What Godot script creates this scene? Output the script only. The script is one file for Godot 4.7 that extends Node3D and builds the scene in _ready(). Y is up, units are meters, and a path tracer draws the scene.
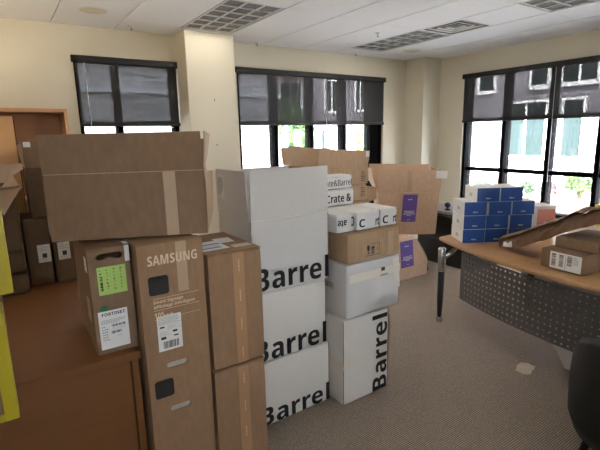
extends Node3D
# A storage office: carton stacks, a bow-fronted desk, shaded windows with a street behind.
# World axes: x runs along the back wall, -z runs towards the back wall, floor at y = 0.

const CEIL = 2.784
const BACK = -5.405
const RIGHT = 6.263
const LEFT = -2.6
const FRONT = 1.7
const EYE = 1.6
const LAMP_ENERGY = 0.65

var M = {}
var used = {}
var rng = RandomNumberGenerator.new()
var noise = FastNoiseLite.new()

# ------------------------------------------------------------------ small helpers
func numbered(n):
	if not used.has(n):
		used[n] = 0
		return n
	used[n] += 1
	return "%s_%03d" % [n, used[n]]

func mb():
	var st = SurfaceTool.new()
	st.begin(Mesh.PRIMITIVE_TRIANGLES)
	st.set_smooth_group(-1)
	return st

func tri(st, a, b, c):
	# a, b, c run counter-clockwise seen from outside
	st.add_vertex(a); st.add_vertex(c); st.add_vertex(b)

func quad(st, a, b, c, d):
	tri(st, a, b, c); tri(st, a, c, d)

func quad_out(st, a, b, c, d, out):
	if (b - a).cross(c - a).dot(out) < 0: quad(st, a, d, c, b)
	else: quad(st, a, b, c, d)

func tri_out(st, a, b, c, out):
	if (b - a).cross(c - a).dot(out) < 0: tri(st, a, c, b)
	else: tri(st, a, b, c)

# a box between two corners with chamfered edges
func rbox(st, lo, hi, bev = 0.002):
	var c = (lo + hi) * 0.5
	var h = (hi - lo) * 0.5
	h = h.abs()
	bev = minf(bev, minf(h.x, minf(h.y, h.z)) * 0.45)
	var pt = func(s, k):
		var v = Vector3.ZERO
		for i in 3: v[i] = s[i] * (h[i] - (0.0 if i == k else bev))
		return c + v
	for k in 3:
		var i = (k + 1) % 3
		var j = (k + 2) % 3
		for sk in [-1, 1]:
			var q = []
			for ss in [[-1, -1], [1, -1], [1, 1], [-1, 1]]:
				var s = Vector3.ZERO
				s[k] = sk; s[i] = ss[0]; s[j] = ss[1]
				q.append(pt.call(s, k))
			var o = Vector3.ZERO
			o[k] = sk
			quad_out(st, q[0], q[1], q[2], q[3], o)
		# edges that run along k
		for si in [-1, 1]:
			for sj in [-1, 1]:
				var s0 = Vector3.ZERO
				s0[i] = si; s0[j] = sj
				var sa = s0; sa[k] = -1
				var sb = s0; sb[k] = 1
				quad_out(st, pt.call(sa, i), pt.call(sb, i), pt.call(sb, j), pt.call(sa, j), s0)
	for sx in [-1, 1]:
		for sy in [-1, 1]:
			for sz in [-1, 1]:
				var s = Vector3(sx, sy, sz)
				tri_out(st, pt.call(s, 0), pt.call(s, 1), pt.call(s, 2), s)

# a card carton: faces that bulge and dent a little, exact edges with a small round
func soft_box(st, lo, hi, n = 7, amp = 0.004, taper = 0.0, dent = null):
	var c = (lo + hi) * 0.5
	var h = (hi - lo) * 0.5
	for k in 3:
		var i = (k + 1) % 3
		var j = (k + 2) % 3
		for sk in [-1, 1]:
			st.set_smooth_group(k * 2 + (1 if sk > 0 else 0))
			var g = []
			for a in n + 1:
				var row = []
				for b in n + 1:
					var s = Vector3.ZERO
					s[k] = sk
					s[i] = lerpf(-1, 1, float(a) / n)
					s[j] = lerpf(-1, 1, float(b) / n)
					var p = Vector3(s.x * h.x, s.y * h.y, s.z * h.z)
					var fall = (1 - pow(absf(s[i]), 4)) * (1 - pow(absf(s[j]), 4))
					var d = noise.get_noise_3dv((c + p) * 3.0) * 1.6
					p[k] += sk * amp * fall * ((0.45 + d) if k != 1 else -0.3 * absf(d))
					# worn corners and edges
					var ek = 0.0
					for m in 3:
						if absf(s[m]) > 0.999: ek += 1
					if ek >= 2: p -= Vector3(s.x, s.y, s.z) * 0.0016 * ek
					if taper != 0.0:
						var f = 1.0 + taper * s.y
						p.x *= f; p.z *= f
					if dent != null: p = dent.call(c + p) - c
					row.append(c + p)
				g.append(row)
			var o = Vector3.ZERO
			o[k] = sk
			for a in n:
				for b in n:
					quad_out(st, g[a][b], g[a + 1][b], g[a + 1][b + 1], g[a][b + 1], o)
	st.set_smooth_group(-1)

# a slab from a quad a b c d (counter-clockwise from its front) pushed back by t
func slab(st, a, b, c, d, t):
	var nn = (b - a).cross(c - a).normalized()
	var e = [a, b, c, d]
	var f = []
	for p in e: f.append(p - nn * t)
	quad(st, a, b, c, d)
	quad(st, f[3], f[2], f[1], f[0])
	for i in 4:
		var j = (i + 1) % 4
		quad(st, e[i], f[i], f[j], e[j])

# a bent card flap: hinge a-b, free edge d-c, bowing by sag
func flap(st, a, b, c, d, t = 0.005, sag = 0.006, n = 6):
	var nn = (b - a).cross(d - a).normalized()
	var g = []
	for i in n + 1:
		var row = []
		for j in n + 1:
			var u = float(i) / n
			var v = float(j) / n
			var p = a.lerp(b, u).lerp(d.lerp(c, u), v)
			p += nn * sag * (sin(v * PI * 0.9) * 0.8 + noise.get_noise_3dv(p * 4.0) * 1.5 * v)
			row.append(p)
		g.append(row)
	st.set_smooth_group(1)
	for i in n:
		for j in n: quad(st, g[i][j], g[i + 1][j], g[i + 1][j + 1], g[i][j + 1])
	st.set_smooth_group(2)
	var bk = func(i, j): return g[i][j] - nn * t
	for i in n:
		for j in n: quad(st, bk.call(i, j + 1), bk.call(i + 1, j + 1), bk.call(i + 1, j), bk.call(i, j))
	st.set_smooth_group(-1)
	for i in n:
		quad(st, bk.call(i, 0), bk.call(i + 1, 0), g[i + 1][0], g[i][0])
		quad(st, g[i][n], g[i + 1][n], bk.call(i + 1, n), bk.call(i, n))
		quad(st, g[0][i], g[0][i + 1], bk.call(0, i + 1), bk.call(0, i))
		quad(st, bk.call(n, i), bk.call(n, i + 1), g[n][i + 1], g[n][i])

# turned profile: [radius, y] pairs from bottom to top, about a vertical axis at c
func lathe(st, c, prof, n = 20):
	st.set_smooth_group(0)
	for i in n:
		var a0 = TAU * i / n
		var a1 = TAU * (i + 1) / n
		for k in prof.size() - 1:
			var p = prof[k]
			var q = prof[k + 1]
			var f = func(w, ang): return c + Vector3(cos(ang) * w[0], w[1], -sin(ang) * w[0])
			if p[0] < 1e-6: tri(st, f.call(p, a0), f.call(q, a1), f.call(q, a0))
			elif q[0] < 1e-6: tri(st, f.call(p, a0), f.call(p, a1), f.call(q, a0))
			else: quad(st, f.call(p, a0), f.call(p, a1), f.call(q, a1), f.call(q, a0))
	st.set_smooth_group(-1)

func tube(st, pts, r, n = 10):
	st.set_smooth_group(0)
	var rings = []
	for i in pts.size():
		var t = (pts[mini(i + 1, pts.size() - 1)] - pts[maxi(i - 1, 0)]).normalized()
		var u = t.cross(Vector3.UP if absf(t.y) < 0.9 else Vector3.RIGHT).normalized()
		var w = t.cross(u)
		var ring = []
		var rr = r[i] if r is Array else r
		for k in n: ring.append(pts[i] + (u * cos(TAU * k / n) + w * sin(TAU * k / n)) * rr)
		rings.append(ring)
	for i in rings.size() - 1:
		for k in n:
			var l = (k + 1) % n
			quad(st, rings[i][k], rings[i][l], rings[i + 1][l], rings[i + 1][k])
	st.set_smooth_group(-1)
	var e = pts.size() - 1
	for k in n:
		var l = (k + 1) % n
		tri(st, pts[0], rings[0][l], rings[0][k])
		tri(st, pts[e], rings[e][k], rings[e][l])

func obj(called, st, m, parent = null):
	st.generate_normals()
	var o = MeshInstance3D.new()
	o.mesh = st.commit()
	o.material_override = m
	o.cast_shadow = GeometryInstance3D.SHADOW_CASTING_SETTING_ON
	if parent == null:
		o.name = numbered(called)
		add_child(o)
	else:
		o.name = called
		parent.add_child(o, true)
	return o

func thing(called, label, category, at, turn = 0.0, group = ""):
	var o = Node3D.new()
	o.name = numbered(called)
	add_child(o)
	o.position = at
	o.rotation.y = turn
	tag(o, label, category, group)
	return o

func tag(o, label, category, group = ""):
	o.set_meta("label", label)
	o.set_meta("category", category)
	if group != "": o.set_meta("group", group)
	return o

func structure(o):
	o.set_meta("kind", "structure")
	return o

func struct_node(called):
	var o = Node3D.new()
	o.name = numbered(called)
	add_child(o)
	o.set_meta("kind", "structure")
	return o

func pbox(called, lo, hi, m, parent, bev = 0.002):
	var st = mb()
	rbox(st, lo, hi, bev)
	return obj(called, st, m, parent)

# flat sticker with its own print: centre on the face, right and up along it
func sticker(called, c, right, up, size, m, parent, thick = 0.0008):
	var st = mb()
	var r = right.normalized() * size.x * 0.5
	var u = up.normalized() * size.y * 0.5
	var nn = right.cross(up).normalized()
	var p = c + nn * thick
	var e = [p - r - u, p + r - u, p + r + u, p - r + u]
	var uv = [Vector2(0, 1), Vector2(1, 1), Vector2(1, 0), Vector2(0, 0)]
	for i in [0, 2, 1, 0, 3, 2]:
		st.set_uv(uv[i]); st.add_vertex(e[i])
	for i in 4:
		var j = (i + 1) % 4
		st.set_uv(Vector2(0.01, 0.01))
		quad(st, e[i], e[i] - nn * thick, e[j] - nn * thick, e[j])
	return obj(called, st, m, parent)

# lettering as thin solid print: lower left corner, right and up axes, total width and height
func lettering(called, text, at, right, up, w, h, m, parent, bold = true, serif = false):
	var f = SystemFont.new()
	f.font_names = PackedStringArray(["Droid Serif" if serif else "Droid Sans"])
	f.font_weight = 700 if bold else 400
	var t = TextMesh.new()
	t.text = text
	t.font = f
	t.font_size = 48
	t.pixel_size = 0.01
	t.depth = 0.02
	t.curve_step = 2.0
	var bb = t.get_aabb()
	var st = SurfaceTool.new()
	st.begin(Mesh.PRIMITIVE_TRIANGLES)
	var rr = right.normalized()
	var uu = up.normalized()
	var nn = rr.cross(uu)
	var b = Basis(rr * (w / bb.size.x), uu * (h / bb.size.y), nn * (0.0008 / 0.02))
	var tr = Transform3D(b, at - b * Vector3(bb.position.x, bb.position.y, bb.position.z))
	st.append_from(t, 0, tr)
	var o = MeshInstance3D.new()
	o.mesh = st.commit()
	o.material_override = m
	o.name = called
	parent.add_child(o, true)
	return o

# print too small to read in the photograph: a row of little upright strokes of uneven height
func tiny_print(called, at, right, up, w, h, m, parent, sd):
	var g = RandomNumberGenerator.new()
	g.seed = sd
	var rr = right.normalized()
	var uu = up.normalized()
	var nn = rr.cross(uu)
	var st = mb()
	var x = 0.0
	while x < w:
		var b = minf(h * g.randf_range(0.25, 0.6), w - x + 0.0001)
		var hh = h * g.randf_range(0.65, 1.0)
		var a = at + rr * x + nn * 0.0006
		slab(st, a, a + rr * b, a + rr * b + uu * hh, a + uu * hh, 0.0006)
		x += b + h * g.randf_range(0.12, 0.4)
	return obj(called, st, m, parent)

# ------------------------------------------------------------------ materials
func mat(c, rough = 0.8, metal = 0.0):
	var m = StandardMaterial3D.new()
	m.albedo_color = c
	m.roughness = rough
	m.metallic = metal
	return m

func tex(img):
	return ImageTexture.create_from_image(img)

func textured(m, t, scale, world = false, nt = null, ns = 0.4):
	m.albedo_texture = t
	m.uv1_triplanar = true
	m.uv1_world_triplanar = world
	m.uv1_scale = scale if scale is Vector3 else Vector3(scale, scale, scale)
	if nt != null:
		m.normal_enabled = true
		m.normal_texture = nt
		m.normal_scale = ns
	return m

func noise_image(sz, freq, oct, lo, hi, sd, stretch = Vector2(1, 1)):
	var n = FastNoiseLite.new()
	n.seed = sd
	n.noise_type = FastNoiseLite.TYPE_SIMPLEX_SMOOTH
	n.frequency = freq
	n.fractal_octaves = oct
	var img = Image.create(sz, sz, false, Image.FORMAT_RGB8)
	# wraps by running the two axes round circles of a torus in two steps
	for y in sz:
		for x in sz:
			var fx = float(x) / sz
			var fy = float(y) / sz
			var a = n.get_noise_2d(x * stretch.x, y * stretch.y)
			var b = n.get_noise_2d((x - sz) * stretch.x, y * stretch.y)
			var c = n.get_noise_2d(x * stretch.x, (y - sz) * stretch.y)
			var d = n.get_noise_2d((x - sz) * stretch.x, (y - sz) * stretch.y)
			var v = lerpf(lerpf(a, b, fx), lerpf(c, d, fx), fy) * 0.5 + 0.5
			var g = lerpf(lo, hi, clampf(v, 0, 1))
			img.set_pixel(x, y, Color(g, g, g))
	return img

func normal_of(img, k):
	var im = img.duplicate()
	im.bump_map_to_normal_map(k)
	return tex(im)

func label_image(w, h, ground, ink, kind, sd):
	var img = Image.create(w, h, false, Image.FORMAT_RGB8)
	img.fill(ground)
	var r = RandomNumberGenerator.new()
	r.seed = sd
	var bars = func(x0, y0, x1, y1):
		var x = x0
		while x < x1:
			var b = r.randi_range(1, 3)
			img.fill_rect(Rect2i(x, y0, b, y1 - y0), ink)
			x += b + r.randi_range(1, 3)
	var lines = func(x0, y0, x1, y1, step):
		var y = y0
		while y < y1:
			var x = x0
			var stop = lerpf(x0, x1, r.randf_range(0.55, 1.0))
			while x < stop:
				var b = r.randi_range(2, 7)
				img.fill_rect(Rect2i(x, y, b, maxi(1, step / 3)), ink.lerp(ground, 0.35))
				x += b + 2
			y += step
	if kind == "shipping":
		lines.call(6, 6, w - 6, int(h * 0.2), 6)
		img.fill_rect(Rect2i(4, int(h * 0.24), w - 8, 1), ink)
		img.fill_rect(Rect2i(int(w * 0.1), int(h * 0.3), int(w * 0.2), int(h * 0.05)), ink)
		lines.call(int(w * 0.4), int(h * 0.3), w - 8, int(h * 0.42), 5)
		img.fill_rect(Rect2i(int(w * 0.62), int(h * 0.46), int(w * 0.2), int(h * 0.06)), ink)
		lines.call(8, int(h * 0.46), int(w * 0.5), int(h * 0.56), 5)
		img.fill_rect(Rect2i(int(w * 0.12), int(h * 0.6), int(w * 0.22), int(h * 0.08)), ink)
		img.fill_rect(Rect2i(int(w * 0.66), int(h * 0.6), int(w * 0.2), int(h * 0.04)), ink)
		bars.call(int(w * 0.2), int(h * 0.74), int(w * 0.84), int(h * 0.94))
	elif kind == "data":
		lines.call(8, int(h * 0.24), int(w * 0.9), int(h * 0.34), 6)
		lines.call(10, int(h * 0.4), int(w * 0.3), int(h * 0.75), 11)
		bars.call(int(w * 0.42), int(h * 0.38), int(w * 0.9), int(h * 0.44))
		lines.call(int(w * 0.42), int(h * 0.47), int(w * 0.9), int(h * 0.52), 5)
		bars.call(int(w * 0.4), int(h * 0.55), int(w * 0.75), int(h * 0.62))
		lines.call(int(w * 0.6), int(h * 0.68), int(w * 0.8), int(h * 0.72), 5)
	elif kind == "green":
		for c in 4:
			var x0 = int(w * (0.08 + 0.24 * c))
			for k in 7:
				var y0 = int(h * 0.1) + k * int(h * 0.12)
				img.fill_rect(Rect2i(x0, y0, r.randi_range(3, int(w * 0.09)), r.randi_range(2, int(h * 0.08))), ink.lerp(ground, r.randf_range(0.1, 0.6)))
	elif kind == "barcodes":
		for x0 in [0.06, 0.3]:
			var y = int(h * 0.12)
			while y < h * 0.85:
				var b = r.randi_range(1, 3)
				img.fill_rect(Rect2i(int(w * x0), y, int(w * 0.14), b), ink)
				y += b + r.randi_range(1, 3)
		var y2 = int(h * 0.1)
		while y2 < h * 0.7:
			var b = r.randi_range(1, 3)
			img.fill_rect(Rect2i(int(w * 0.56), y2, int(w * 0.16), b), ink)
			y2 += b + r.randi_range(1, 3)
		lines.call(int(w * 0.76), int(h * 0.12), int(w * 0.95), int(h * 0.6), 6)
		img.fill_rect(Rect2i(int(w * 0.5), 2, 1, h - 4), ink)
	elif kind == "small":
		lines.call(4, 4, w - 4, int(h * 0.4), 5)
		img.fill_rect(Rect2i(int(w * 0.35), int(h * 0.5), int(w * 0.35), int(h * 0.25)), ink)
		lines.call(4, int(h * 0.82), w - 4, h - 3, 5)
	elif kind == "ship_wide":
		img.fill_rect(Rect2i(0, int(h * 0.3), w, int(h * 0.12)), Color(0.42, 0.46, 0.62))
		img.fill_rect(Rect2i(0, int(h * 0.72), int(w * 0.8), int(h * 0.12)), Color(0.42, 0.46, 0.62))
		lines.call(6, int(h * 0.5), w - 6, int(h * 0.68), 6)
	return img

func label_mat(w, h, ground, ink, kind, sd):
	var m = mat(Color.WHITE, 0.6)
	m.albedo_texture = tex(label_image(w, h, ground, ink, kind, sd))
	return m

func make_materials():
	var fib = noise_image(256, 0.05, 4, 0.84, 1.0, 11, Vector2(1, 0.35))
	var fine = noise_image(256, 0.18, 3, 0.9, 1.0, 5)
	var fibt = tex(fib)
	var finet = tex(fine)
	var fibn = normal_of(fib, 1.4)
	var finen = normal_of(fine, 1.0)
	var card = func(c, rough = 0.78): return textured(mat(c, rough), fibt, 2.2, false, fibn, 0.35)
	M.card = card.call(Color(0.74, 0.615, 0.475))
	M.card_dull = card.call(Color(0.55, 0.44, 0.33))
	M.card_warm = card.call(Color(0.63, 0.495, 0.36))
	M.card_light = card.call(Color(0.78, 0.66, 0.525))
	M.card_inner = card.call(Color(0.75, 0.645, 0.53))
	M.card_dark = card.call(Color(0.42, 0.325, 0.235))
	M.card_pink = card.call(Color(0.84, 0.71, 0.59))
	M.card_brown = card.call(Color(0.47, 0.345, 0.25), 0.6)
	M.white_card = textured(mat(Color(0.88, 0.865, 0.84), 0.6), finet, 2.0, false, fibn, 0.18)
	M.white_card_b = textured(mat(Color(0.955, 0.93, 0.885), 0.55), finet, 2.3, false, fibn, 0.18)
	M.white_small = textured(mat(Color(0.93, 0.925, 0.91), 0.5), finet, 3.0, false, fibn, 0.2)
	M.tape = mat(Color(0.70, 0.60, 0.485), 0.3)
	M.tape_clear = mat(Color(0.93, 0.90, 0.84), 0.22)
	M.black_ink = mat(Color(0.075, 0.07, 0.07), 0.6)
	M.grey_ink = mat(Color(0.33, 0.29, 0.25), 0.7)
	M.pale_ink = mat(Color(0.86, 0.77, 0.65), 0.7)
	M.scrap = mat(Color(0.74, 0.68, 0.60), 0.9)
	M.paper = mat(Color(0.90, 0.90, 0.89), 0.7)
	M.green_sticker = mat(Color(0.12, 0.52, 0.26), 0.5)
	M.purple = mat(Color(0.38, 0.28, 0.60), 0.5)
	M.handle_grey = mat(Color(0.70, 0.67, 0.62), 0.5)
	M.blue = textured(mat(Color(0.06, 0.265, 0.56), 0.42), finet, 6.0)
	M.blue_b = textured(mat(Color(0.07, 0.285, 0.59), 0.42), finet, 6.0)
	M.pink = mat(Color(0.86, 0.60, 0.58), 0.5)
	M.yellow = textured(mat(Color(0.66, 0.60, 0.13), 0.28), finet, 5.0)
	M.yellow_bright = mat(Color(0.95, 0.80, 0.08), 0.4)
	# room
	M.wall = textured(mat(Color(0.87, 0.845, 0.765), 0.85), finet, 1.5, true, finen, 0.12)
	M.base = mat(Color(0.20, 0.18, 0.16), 0.6)
	M.tile = textured(mat(Color(0.935, 0.935, 0.935), 0.95), tex(noise_image(256, 0.22, 3, 0.9, 1.0, 21)), 3.0, true, normal_of(noise_image(256, 0.22, 3, 0.3, 1.0, 21), 1.5), 0.3)
	M.grid = mat(Color(0.45, 0.44, 0.43), 0.9)
	M.louver = mat(Color(0.80, 0.81, 0.81), 0.35, 0.2)
	M.reflector = mat(Color(0.55, 0.56, 0.56), 0.5, 0.3)
	M.fixture = mat(Color(0.88, 0.88, 0.87), 0.6)
	M.reflector.emission_enabled = true
	M.reflector.emission = Color(1.0, 0.97, 0.92)
	M.reflector.emission_energy_multiplier = 1.3
	M.bulb = mat(Color(1, 0.95, 0.85), 0.5)
	M.bulb.emission_enabled = true
	M.bulb.emission = Color(1.0, 0.86, 0.66)
	M.bulb.emission_energy_multiplier = 3.0
	M.slot = mat(Color(0.55, 0.55, 0.55), 0.7)
	M.speaker = mat(Color(0.80, 0.775, 0.70), 0.7)
	M.frame = mat(Color(0.05, 0.05, 0.053), 0.7)
	M.frame.metallic_specular = 0.1
	M.frame_grey = mat(Color(0.40, 0.42, 0.43), 0.4)
	M.glass = mat(Color(0.85, 0.9, 0.9, 0.06), 0.02)
	M.glass.transparency = BaseMaterial3D.TRANSPARENCY_ALPHA
	M.shade = mat(Color(0.19, 0.19, 0.20, 0.972), 0.9)
	M.shade.transparency = BaseMaterial3D.TRANSPARENCY_ALPHA
	M.sheer = mat(Color(0.82, 0.79, 0.73, 0.86), 0.9)
	M.sheer.transparency = BaseMaterial3D.TRANSPARENCY_ALPHA
	M.shade_bar = mat(Color(0.06, 0.06, 0.065), 0.5)
	M.chain = mat(Color(0.75, 0.75, 0.75), 0.3, 0.4)
	# loop-pile carpet in diagonal rows of tufts
	var cp = Image.create(256, 256, false, Image.FORMAT_RGB8)
	var ch = Image.create(256, 256, false, Image.FORMAT_RGB8)
	rng.seed = 77
	var tone = []
	for i in 64 * 64: tone.append(rng.randf())
	for y in 256:
		for x in 256:
			var a = x + y
			var b = x - y + 256
			var k = (a / 8) % 32
			var l = (b / 8) % 32
			var u = (a % 8) / 7.0
			var v = (b % 8) / 7.0
			var hgt = sin(u * PI) * sin(v * PI)
			var light = (k + l) % 2 == 0
			var t = tone[(k * 32 + l) % 4096]
			var c = Color(0.72, 0.66, 0.585) if light else Color(0.38, 0.33, 0.285)
			c = c.lerp(Color(0.53, 0.47, 0.41), t * 0.4)
			cp.set_pixel(x, y, c)
			var hh = 0.25 + 0.7 * hgt * (0.7 + 0.3 * t)
			ch.set_pixel(x, y, Color(hh, hh, hh))
	M.carpet = textured(mat(Color(1, 1, 1), 0.98), tex(cp), 2.7, true, normal_of(ch, 3.0), 0.7)
	# wood
	var wd = Image.create(512, 256, false, Image.FORMAT_RGB8)
	var wn = FastNoiseLite.new()
	wn.seed = 9
	wn.frequency = 0.03
	wn.fractal_octaves = 4
	for y in 256:
		for x in 512:
			var g = wn.get_noise_2d(x * 0.12, y * 2.6) * 0.5 + 0.5
			var g2 = wn.get_noise_2d(x * 0.5 + 900, y * 9.0) * 0.5 + 0.5
			var t = 0.88 + 0.08 * g + 0.04 * g2
			wd.set_pixel(x, y, Color(t, t * 0.985, t * 0.965))
	var wdt = tex(wd)
	M.wood = textured(mat(Color(0.46, 0.29, 0.115), 0.65), wdt, Vector3(0.8, 1.6, 0.8))
	M.wood_red = textured(mat(Color(0.66, 0.49, 0.35), 0.6), wdt, Vector3(0.8, 1.6, 0.8))
	M.wood_tan = textured(mat(Color(0.80, 0.63, 0.44), 0.5), wdt, Vector3(0.8, 1.6, 0.8))
	M.board = mat(Color(0.86, 0.66, 0.43), 0.6)
	M.desk_wood = textured(mat(Color(0.76, 0.60, 0.42), 0.35), wdt, Vector3(0.8, 1.6, 0.8))
	M.steel_dark = mat(Color(0.42, 0.41, 0.405), 0.42, 0.35)
	M.chrome = mat(Color(0.76, 0.76, 0.76), 0.22, 0.9)
	M.black_metal = mat(Color(0.05, 0.05, 0.05), 0.45)
	M.white_metal = mat(Color(0.95, 0.95, 0.96), 0.4)
	M.black_leather = textured(mat(Color(0.04, 0.037, 0.035), 0.6), finet, 8.0, false, finen, 0.3)
	M.black_plastic = mat(Color(0.03, 0.03, 0.033), 0.5)
	M.grey_top = mat(Color(0.42, 0.42, 0.43), 0.5)
	# street
	var br = Image.create(256, 256, false, Image.FORMAT_RGB8)
	rng.seed = 4
	br.fill(Color(0.50, 0.49, 0.48))
	for row in 16:
		for col in 9:
			var t = rng.randf_range(0.86, 1.0)
			br.fill_rect(Rect2i(col * 32 + (16 if row % 2 else 0) - 16, row * 16 + 2, 30, 14), Color(t, t * 0.99, t * 0.98))
	var brt = tex(br)
	M.brick_white = textured(mat(Color(0.86, 0.85, 0.84), 0.9), brt, 0.62, true)
	M.brick_grey = textured(mat(Color(0.55, 0.54, 0.57), 0.9), brt, 0.62, true)
	M.trim_white = mat(Color(0.92, 0.92, 0.92), 0.6)
	M.far_glass = mat(Color(0.10, 0.14, 0.14), 0.15)
	M.far_glass.metallic_specular = 0.2
	M.pavement = textured(mat(Color(0.74, 0.72, 0.69), 0.9), fibt, 0.5, true)
	M.soil = textured(mat(Color(0.30, 0.19, 0.17), 0.95), fibt, 1.0, true)
	M.bark = mat(Color(0.33, 0.26, 0.21), 0.9)
	M.leaf = mat(Color(0.20, 0.32, 0.11), 0.7)
	M.leaf.backlight = Color(0.10, 0.16, 0.04)
	M.leaf_dark = mat(Color(0.12, 0.20, 0.10), 0.7)
	M.leaf_red = mat(Color(0.32, 0.17, 0.18), 0.7)
	M.leaf_yellow = mat(Color(0.40, 0.40, 0.12), 0.7)
	M.blue_paint = mat(Color(0.12, 0.26, 0.36), 0.6)
	M.red_paint = mat(Color(0.45, 0.15, 0.15), 0.7)
	M.roof = mat(Color(0.4, 0.4, 0.4), 0.9)

# ------------------------------------------------------------------ cartons
func carton(called, label, group, lo, hi, m, amp = 0.004, seam = true):
	var base = Vector3((lo.x + hi.x) / 2, lo.y, (lo.z + hi.z) / 2)
	var t = thing(called, label, "box", base, 0.0, group)
	var st = mb()
	soft_box(st, lo - base, hi - base - (Vector3(0, 0.003, 0) if seam else Vector3.ZERO), 7, amp)
	obj("body", st, m, t)
	if seam:
		# two top flaps that meet over the middle
		var h = (hi - lo)
		var s2 = mb()
		var y = h.y
		rbox(s2, Vector3(-h.x / 2 + 0.003, y - 0.0042, 0.0015), Vector3(h.x / 2 - 0.003, y, h.z / 2 - 0.003), 0.001)
		obj("top_flap", s2, m, t)
		s2 = mb()
		rbox(s2, Vector3(-h.x / 2 + 0.003, y - 0.0042, -h.z / 2 + 0.003), Vector3(h.x / 2 - 0.003, y, -0.0015), 0.001)
		obj("top_flap", s2, m, t)
	return t

# carton whose front panel has real carry holes into the hollow behind it
# each hole: centre on the panel (base coordinates), half size of the cell it is cut from, and a test of what lies inside it
func holed_carton(called, label, lo, hi, m, holes, cavity = 0.12):
	var base = Vector3((lo.x + hi.x) / 2, lo.y, (lo.z + hi.z) / 2)
	var t = thing(called, label, "box", base)
	var w = (hi.x - lo.x) / 2
	var h = hi.y - lo.y
	var zf = (hi.z - lo.z) / 2
	var st = mb()
	soft_box(st, Vector3(-w, 0, -zf), Vector3(w, h - 0.003, zf - cavity), 7, 0.003)
	obj("body", st, m, t)
	var th = 0.005
	st = mb()
	var bands = [0.0]
	for q in holes:
		bands.append(q.c.y - q.half.y)
		bands.append(q.c.y + q.half.y)
	bands.append(h)
	for e in [[zf, Vector3.BACK], [zf - th, Vector3.FORWARD]]:
		var P = func(x, y): return Vector3(x, y, e[0])
		for k in range(0, bands.size(), 2):
			quad_out(st, P.call(-w, bands[k]), P.call(w, bands[k]), P.call(w, bands[k + 1]), P.call(-w, bands[k + 1]), e[1])
		for q in holes:
			var y0 = q.c.y - q.half.y
			var y1 = q.c.y + q.half.y
			quad_out(st, P.call(-w, y0), P.call(q.c.x - q.half.x, y0), P.call(q.c.x - q.half.x, y1), P.call(-w, y1), e[1])
			quad_out(st, P.call(q.c.x + q.half.x, y0), P.call(w, y0), P.call(w, y1), P.call(q.c.x + q.half.x, y1), e[1])
	for q in holes:
		var angs = []
		for k in 56: angs.append(TAU * k / 56)
		var ca = atan2(q.half.y, q.half.x)
		for a in [ca, PI - ca, PI + ca, TAU - ca]: angs.append(a)
		angs.sort()
		for i in angs.size():
			var pr = []
			for a in [angs[i], angs[(i + 1) % angs.size()]]:
				var d = Vector2(cos(a), sin(a))
				var far = minf(q.half.x / maxf(absf(d.x), 1e-5), q.half.y / maxf(absf(d.y), 1e-5))
				var r0 = 0.0
				var r1 = far
				for _n in 22:
					var mm = (r0 + r1) / 2
					if q.inside.call(d * mm): r0 = mm
					else: r1 = mm
				pr.append([q.c + d * far, q.c + d * r0])
			for e in [[zf, Vector3.BACK], [zf - th, Vector3.FORWARD]]:
				quad_out(st, Vector3(pr[0][0].x, pr[0][0].y, e[0]), Vector3(pr[1][0].x, pr[1][0].y, e[0]), Vector3(pr[1][1].x, pr[1][1].y, e[0]), Vector3(pr[0][1].x, pr[0][1].y, e[0]), e[1])
			var p0 = pr[0][1]
			var p1 = pr[1][1]
			var mid = q.c - (p0 + p1) / 2
			quad_out(st, Vector3(p0.x, p0.y, zf), Vector3(p1.x, p1.y, zf), Vector3(p1.x, p1.y, zf - th), Vector3(p0.x, p0.y, zf - th), Vector3(mid.x, mid.y, 0))
	for a in [[-w, 0, -w + th, h], [w - th, 0, w, h], [-w + th, 0, w - th, th], [-w + th, h - th, w - th, h]]:
		rbox(st, Vector3(a[0], a[1], zf - cavity - 0.01), Vector3(a[2], a[3], zf - 0.0004), 0.001)
	obj("front_panel", st, m, t)
	return t

func in_slot(p, w, r):
	var x = clampf(p.x, -(w / 2 - r), w / 2 - r)
	return p.distance_to(Vector2(x, 0)) < r

func in_carry_hole(p):
	if not in_slot(p, 0.100, 0.0135): return false
	return p.y > -0.0135 + 0.013 * exp(-pow(p.x / 0.013, 2.0))

# open carton: four walls, a floor, local coordinates about the base centre
func open_walls(t, w, h, d, m, mi, th = 0.005):
	var st = mb()
	rbox(st, Vector3(-w / 2, 0, -d / 2), Vector3(w / 2, th, d / 2), 0.001)
	obj("bottom", st, m, t)
	for a in [[Vector3(-w / 2, 0, d / 2 - th), Vector3(w / 2, h, d / 2)], [Vector3(-w / 2, 0, -d / 2), Vector3(w / 2, h, -d / 2 + th)], [Vector3(-w / 2, 0, -d / 2 + th), Vector3(-w / 2 + th, h, d / 2 - th)], [Vector3(w / 2 - th, 0, -d / 2 + th), Vector3(w / 2, h, d / 2 - th)]]:
		st = mb()
		soft_box(st, a[0], a[1], 6, 0.0022)
		obj("side", st, m, t)

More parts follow.
